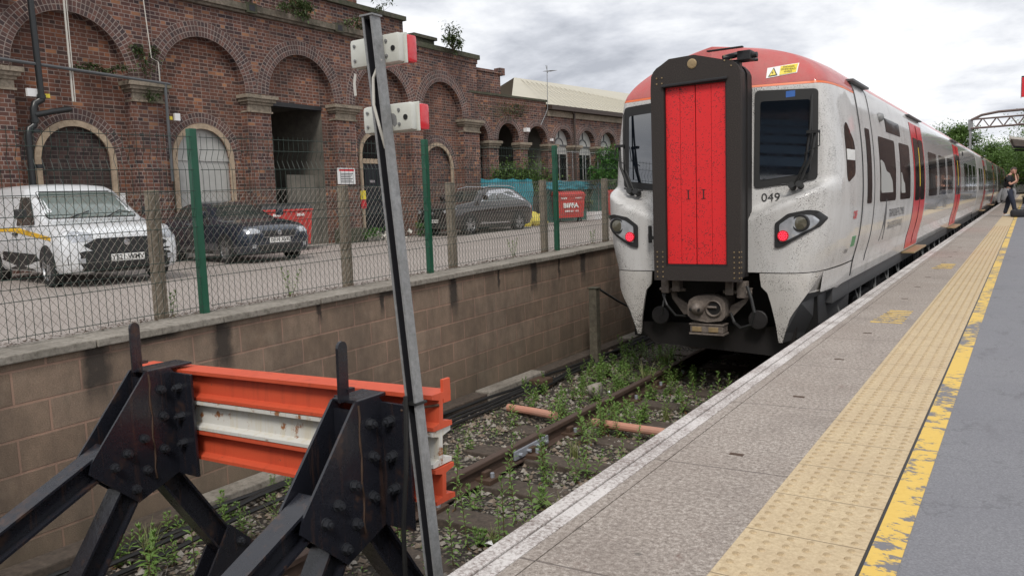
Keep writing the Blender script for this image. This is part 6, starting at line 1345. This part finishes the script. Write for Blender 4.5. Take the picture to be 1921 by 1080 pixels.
for i,(x,y,h,r,lab) in enumerate(((-7.6,105,7.6,3.0,'tree rising behind the train roof left of the gantry'),(-4.5,128,6.6,3.6,'rounded tree seen under the gantry truss'),(1.6,118,9.0,4.6,'large tree right of the gantry behind the canopy'),(-1.2,135,6.6,3.4,'low tree between the gantry and the canopy'),(6,122,11,5,'broad tree mostly hidden beyond the right edge'),(-13,118,5.5,3,'tree low behind the train roof, leftmost of the far row'))): tree(x,y,h,r,90+i,lab)
# ------------------------------------------------------------------ signal gantry, canopy, hanging sign, roof mast
gt=thing('signal_gantry','weathered steel truss gantry spanning the tracks far ahead','gantry',(-4.9,90,-1)); g0,g1=-4.85,14
zt,zb=8.05,6.85
part('post',MB().box(-5.0,89.8,-1.2,-4.8,90.2,7.6),M['galv'],gt); part('post_head',MB().box(-5.1,89.7,6.6,-4.7,90.3,7.6,.03),M['galv'],gt); part('post',MB().box(13.7,89.7,-1.2,14.1,90.3,7.9),M['steel'],gt)
for yy in (89.7,90.3):
    part('chord',MB().tube([(g0,yy,7.55),(-4.0,yy,7.95),(-2.6,yy,8.15),(14,yy,8.35)],.11,6).tube([(g0,yy,7.6),(14,yy,7.75)],.07,6).tube([(g0,yy,6.75),(14,yy,6.95)],.09,6),M['gantry'],gt); m=MB()
    for k in range(16): x=g0+.4+1.15*k; m.cyl((x,yy,6.82),(x+.55,yy,7.65),.05,n=5).cyl((x+.55,yy,7.65),(x+1.1,yy,6.82),.05,n=5)
    part('lattice',m,M['gantry'],gt)
cn=thing('platform_canopy','pale timber platform canopy projecting over the platform far ahead','canopy',(2,62,0)); part('roof',MB().add([(-1.05,60,4.25),(6,60,2.9),(6,74,2.9),(-1.05,74,4.25),(-1.05,60,4.1),(6,60,2.75),(6,74,2.75),(-1.05,74,4.1)],[(0,1,2,3),(7,6,5,4),(0,4,5,1),(3,2,6,7),(0,3,7,4),(1,5,6,2)]),M['whitecable'],cn)
part('fascia',MB().box(-1.12,59.9,4.0,-1.06,74.1,4.3),M['whitecable'],cn); part('beam',MB().cyl((-.9,60.5,3.6),(6,60.5,2.7),.07).cyl((-.9,66,3.6),(6,66,2.7),.07),M['steel'],cn); part('column',MB().cyl((2,60.5,0),(2,60.5,3.2),.1).cyl((2,66,0),(2,66,3.2),.1),M['greypipe'],cn)
hs=thing('hanging_sign','dark red hanging platform sign just inside the right edge','sign',(-.1,20,3.2)); part('panel',MB().box(-.182,19.97,3.02,.6,20.03,3.42,.01),M['redmark'],hs); part('frame',MB().box(-.19,19.98,3.42,.6,20.02,3.45).box(-.192,19.98,3.0,-.183,20.02,3.42),M['steel'],hs); part('hanger',MB().cyl((.3,20,3.45),(.3,20,4.6),.015),M['steel'],hs)
solo('thin_mast',MB().cyl((-6.5,44,-1),(-6.5,44,5.05),.05,.02,6),M['galv'],'thin distant mast poking above the train roof','mast',(-6.5,44,-1))
bench=thing('platform_bench','pale bench far along the platform behind the standing man','bench',(-.2,60,0)); part('seat',MB().box(-.35,58,.42,.6,61,.5),M['sandstone'],bench); part('leg',MB().box(-.3,58.1,0,.5,58.3,.42).box(-.3,60.7,0,.5,60.9,.42),M['steel'],bench)
# station building behind and beside the camera, seen only as reflections in the train
sbd=thing('platform_building','dark brick platform building with canopy reflected in the train windows','building',(4.2,40,0))
part('wall',MB().box(3.4,38,-.1,9,118,7.5),M['brick'],sbd); part('roof',MB().box(3.2,37.5,7.5,9.3,118.5,7.8),M['steel'],sbd)
for k in range(14): wnd=part('window',MB().box(3.35,70+3.4*k,1.0,3.41,71.3+3.4*k,2.8),M['doorlight'],sbd)
cc_=thing('concourse_canopy','blue glazed concourse canopy behind the camera reflected in the windscreen','canopy',(-6,-14,0))
part('back_wall',MB().box(-20,-26,-1,22,-25.5,10.5),M['brick_dark'],cc_); part('truss',MB().box(-14,-7.2,3.3,16,-7.0,3.5).box(-14,-16.2,7.6,16,-16.0,8.0),M['steel'],cc_)
part('soffit',MB().box(-8,-24,8.6,16,-13,8.8),M['steel'],cc_)
for k in range(5): part('roof_glazing',MB().add([(-8,-8-2.2*k,4.3+.75*k),(14,-8-2.2*k,3.1+.75*k),(14,-9.0-2.2*k,3.55+.75*k),(-8,-9.0-2.2*k,4.75+.75*k)],[(0,1,2,3)]),M['blueglaze'],cc_)
for x_ in (-9,7,13): part('column',MB().cyl((x_,-8,-1),(x_,-8,5.7),.15),M['greypipe'],cc_)
ps=thing('platform_sign','pale platform sign behind the camera reflected in the windscreen','sign',(2,-6,2.5)); part('board',MB().box(.6,-6,2.75,3.2,-5.95,3.2,.01),M['white'],ps)
part('writing',textmb('Platform 2',.34,Matrix.Translation((1.9,-5.945,2.97))@Matrix.Rotation(PI,4,'Z')@Matrix.Rotation(PI/2,4,'X'),.002,.004),M['ink'],ps); part('leg',MB().cyl((.9,-5.97,0),(.9,-5.97,2.75),.04),M['steel'],ps); part('leg',MB().cyl((2.9,-5.97,0),(2.9,-5.97,2.75),.04),M['steel'],ps)
# ------------------------------------------------------------------ the man and his bag
def skin(verts,edges,rad,name,mat,parent,sub=2,root=0):
    me=bpy.data.meshes.new(name); me.from_pydata([v for v in verts],edges,[]); o=bpy.data.objects.new(name+'_t',me); C.objects.link(o)
    md=o.modifiers.new('s','SKIN'); 
    for i,r in enumerate(rad):
        sv=me.skin_vertices[0].data[i]; sv.radius=(r if isinstance(r,tuple) else (r,r)); sv.use_root=(i==root)
    o.modifiers.new('u','SUBSURF').levels=sub; bpy.context.view_layer.update()
    m2=bpy.data.meshes.new_from_object(o.evaluated_get(bpy.context.evaluated_depsgraph_get())); mb=MB().add([v.co[:] for v in m2.vertices],[tuple(p.vertices) for p in m2.polygons]); bpy.data.objects.remove(o)
    return mb
# figure built facing +x, 1.8 m tall, feet at z=0 ; x forward, y left
mn_=thing('person','man in black T-shirt and navy trousers with grey jersey round his waist, hand to face','person',(-.66,36.0,.006))
mn_.rotation_euler=(0,0,math.radians(-8)); mn_.scale=(1.06,)*3
V=[(0,0,.95),(.0,0,1.08),(.01,0,1.25),(.03,0,1.42),(.06,0,1.50),(.10,0,1.56),
   (.02,.09,.90),(.0,.11,.50),(-.10,.11,.10),(-.12,.11,.05),(.05,.12,.03),
   (.06,-.09,.90),(.19,-.10,.50),(.27,-.10,.10),(.25,-.10,.05),(.40,-.11,.03),
   (.02,.17,1.41),(.06,.24,1.15),(.24,.19,1.22),(.28,.12,1.36),
   (.03,-.17,1.41),(.09,-.23,1.14),(.27,-.15,1.26),(.22,-.06,1.50)]
E_=[(0,1),(1,2),(2,3),(3,4),(4,5),(0,6),(6,7),(7,8),(8,9),(9,10),(0,11),(11,12),(12,13),(13,14),(14,15),(3,16),(16,17),(17,18),(18,19),(3,20),(20,21),(21,22),(22,23)]
Rd=[(.09,.12),(.08,.11),(.09,.12),(.08,.12),.058,.055,0.055,.04,.035,.035,.03,.055,.04,.035,.035,.03,.055,.042,.033,.022,.055,.042,.033,.022]
part('body',skin(V,E_,Rd,'body',M['skin'],mn_),M['skin'],mn_,smooth=True,local=True)
# head: shaped lathe-like sphere with jaw, nose, ears
bm=bmesh.new(); bmesh.ops.create_uvsphere(bm,u_segments=20,v_segments=16,radius=.1)
HC=Vector((.15,0,1.645)); Hm=Matrix.Translation(HC)@Matrix.Rotation(math.radians(38),4,'Y')
for v in bm.verts:
    x,y,z=v.co; y*=.78; x*=.98; z*=1.18
    if z<0: x+=.012; y*=1-.25*(-z/.118)
    if x>.07 and abs(y)<.02 and -.05<z<.02: x+=.022*(1-abs(y)/.02)
    if x>.06 and .005<z<.03 and .015<abs(y)<.045: x-=.01
    v.co=Hm@Vector((x,y,z))
hd_=part('head',MB().addbm(bm),M['skin'],mn_,smooth=True,local=True)
part('ear',MB().add([Hm@Vector((-.005+.02*math.cos(a),s*.083,.0+.032*math.sin(a))) for s in (1,) for a in [k*.7 for k in range(9)]],[tuple(range(9))]).add([Hm@Vector((-.005+.02*math.cos(a),-.083,.0+.032*math.sin(a))) for a in [k*.7 for k in range(9)]],[tuple(range(9))]),M['skin'],hd_,local=True)
part('eye',MB().lathe([(.008,0),(.005,.004),(.001,.005)],Hm@Vector((.086,.03,.017)),(1,0,-.6),8).lathe([(.008,0),(.005,.004),(.001,.005)],Hm@Vector((.086,-.03,.017)),(1,0,-.6),8),M['ink'],hd_,local=True)
part('mouth',MB().obox(Hm@Matrix.Translation((.096,0,-.058)),.006,.04,.005),M['redmark'],hd_,local=True)
bm=bmesh.new(); bmesh.ops.create_uvsphere(bm,u_segments=20,v_segments=14,radius=.106)
dl_=[v for v in bm.verts if (v.co.z<.035 and v.co.x>-.01) or v.co.z<-.045 or (v.co.x>.07 and v.co.z<.06)]
bmesh.ops.delete(bm,geom=dl_,context='VERTS')
for v in bm.verts: v.co=Hm@Vector((v.co.x*.99-.003,v.co.y*.81,v.co.z*1.17+.004))
part('hair',MB().addbm(bm),M['hair'],mn_,smooth=True,local=True)
# hand at the face: palm and five fingers, the other arm folded
def hand(px,py,pz,dx,dz,sy):
    mb=MB(); b=Vector((px,py,pz)); d=Vector((dx,0,dz)).normalized(); s=Vector((0,1,0)); n=d.cross(s)
    mb.add([b+s*a+n*c for a,c in ((-.035,-.012),(.035,-.012),(.035,.012),(-.035,.012))]+[b+d*.085+s*a+n*c for a,c in ((-.04,-.01),(.04,-.01),(.04,.01),(-.04,.01))],[(3,2,1,0),(4,5,6,7),(0,1,5,4),(1,2,6,5),(2,3,7,6),(3,0,4,7)])
    for k,L_ in enumerate((.065,.075,.07,.055)):
        q=b+d*.085+s*(-.03+.02*k); mb.tube([q,q+d*L_*.5+n*.006,q+d*L_*.85+n*.022],[.009,.008,.006],6)
    q=b+d*.02+s*(-.038*sy); mb.tube([q,q-s*sy*.028+d*.03,q-s*sy*.03+d*.06+n*.01],[.011,.010,.007],6); return mb
part('hand',hand(.215,-.055,1.50,-.25,1,1),M['skin'],mn_,smooth=40,local=True); part('hand',hand(.285,.11,1.37,-.1,1,-1),M['skin'],mn_,smooth=40,local=True)
TS=[(.0,0,.98),(.01,0,1.25),(.03,0,1.42),(.045,0,1.475),(.02,.175,1.415),(.05,.225,1.22),(.03,-.175,1.415),(.07,-.22,1.21)]
part('t_shirt',skin(TS,[(0,1),(1,2),(2,3),(2,4),(4,5),(2,6),(6,7)],[(.15,.18),(.155,.185),(.14,.18),.085,.085,.07,.085,.07],'ts',None,None),M['tshirt'],mn_,smooth=True,local=True)
TRo=[(.0,0,1.03),(.01,.0,.90),(.02,.09,.84),(.0,.11,.5),(-.10,.11,.09),(.06,-.09,.84),(.19,-.10,.5),(.27,-.10,.09)]
part('trousers',skin(TRo,[(0,1),(1,2),(2,3),(3,4),(1,5),(5,6),(6,7)],[(.145,.17),(.14,.17),.11,.085,.07,.11,.085,.07],'tr',None,None),M['navy'],mn_,smooth=True,local=True)
part('shoe',skin([(-.15,.11,.045),(-.08,.11,.05),(.06,.12,.035),(.10,.12,.03)],[(0,1),(1,2),(2,3)],[.042,.048,.042,.03],'sh',None,None),M['shoe'],mn_,smooth=True,local=True)
part('shoe',skin([(.22,-.10,.045),(.29,-.10,.05),(.43,-.11,.035),(.47,-.11,.03)],[(0,1),(1,2),(2,3)],[.042,.048,.042,.03],'sh',None,None),M['shoe'],mn_,smooth=True,local=True)
m=MB(); 
b=0
for j,(z,r,o) in enumerate(((1.02,.165,0),(.97,.17,-.01),(.88,.175,-.03),(.78,.17,-.05),(.68,.15,-.08),(.60,.12,-.10))):
    for i in range(17):
        a=math.radians(60+15*i); rr_=r*(1+.08*math.sin(i*2.3+j)); m.v.append((o+rr_*math.cos(a)*.85,rr_*math.sin(a)*1.05,z+.02*math.sin(i*1.7)))
m.f=[(j*17+i,j*17+i+1,(j+1)*17+i+1,(j+1)*17+i) for j in range(5) for i in range(16)]
part('tied_jersey',m,M['greycloth'],mn_,smooth=True,local=True)
m=MB().tube([(.14,.02,.99),(.20,.03,.9),(.20,.05,.74),(.17,.06,.62)],[.05,.05,.045,.03],8).tube([(-.14,0,.98),(-.24,.02,.8),(-.28,.03,.62),(-.26,.02,.5)],[.07,.085,.08,.05],8)
part('jersey_sleeve',m,M['greycloth'],mn_,smooth=True,local=True)
bg=thing('holdall','black holdall lying on the yellow paving beside the man','bag',(-.22,35.2,.006))
bm=bmesh.new(); bmesh.ops.create_cube(bm,size=1); bmesh.ops.subdivide_edges(bm,edges=bm.edges[:],cuts=5,use_grid_fill=True)
for v in bm.verts:
    x,y,z=v.co*2; q=(abs(x)**6+abs(y)**3+abs(z)**3)**(1/3.0); v.co=Vector((x*.34/max(1,abs(q))**.4,y*.17/max(.6,q)**.5,z*.14/max(.6,q)**.5))+Vector((-.22,35.2,.145))
part('body',MB().addbm(bm),M['bag'],bg,smooth=60); part('handle',MB().tube([(-.36,35.08,.22),(-.33,35.0,.34),(-.12,35.0,.34),(-.08,35.08,.22)],.012,6),M['cable'],bg); part('zip',MB().cyl((-.5,35.2,.288),(.05,35.2,.288),.008,n=6),M['steel'],bg); part('small_box',MB().box(-.12,35.13,.28,-.04,35.22,.36,.01),M['redmark'],bg)
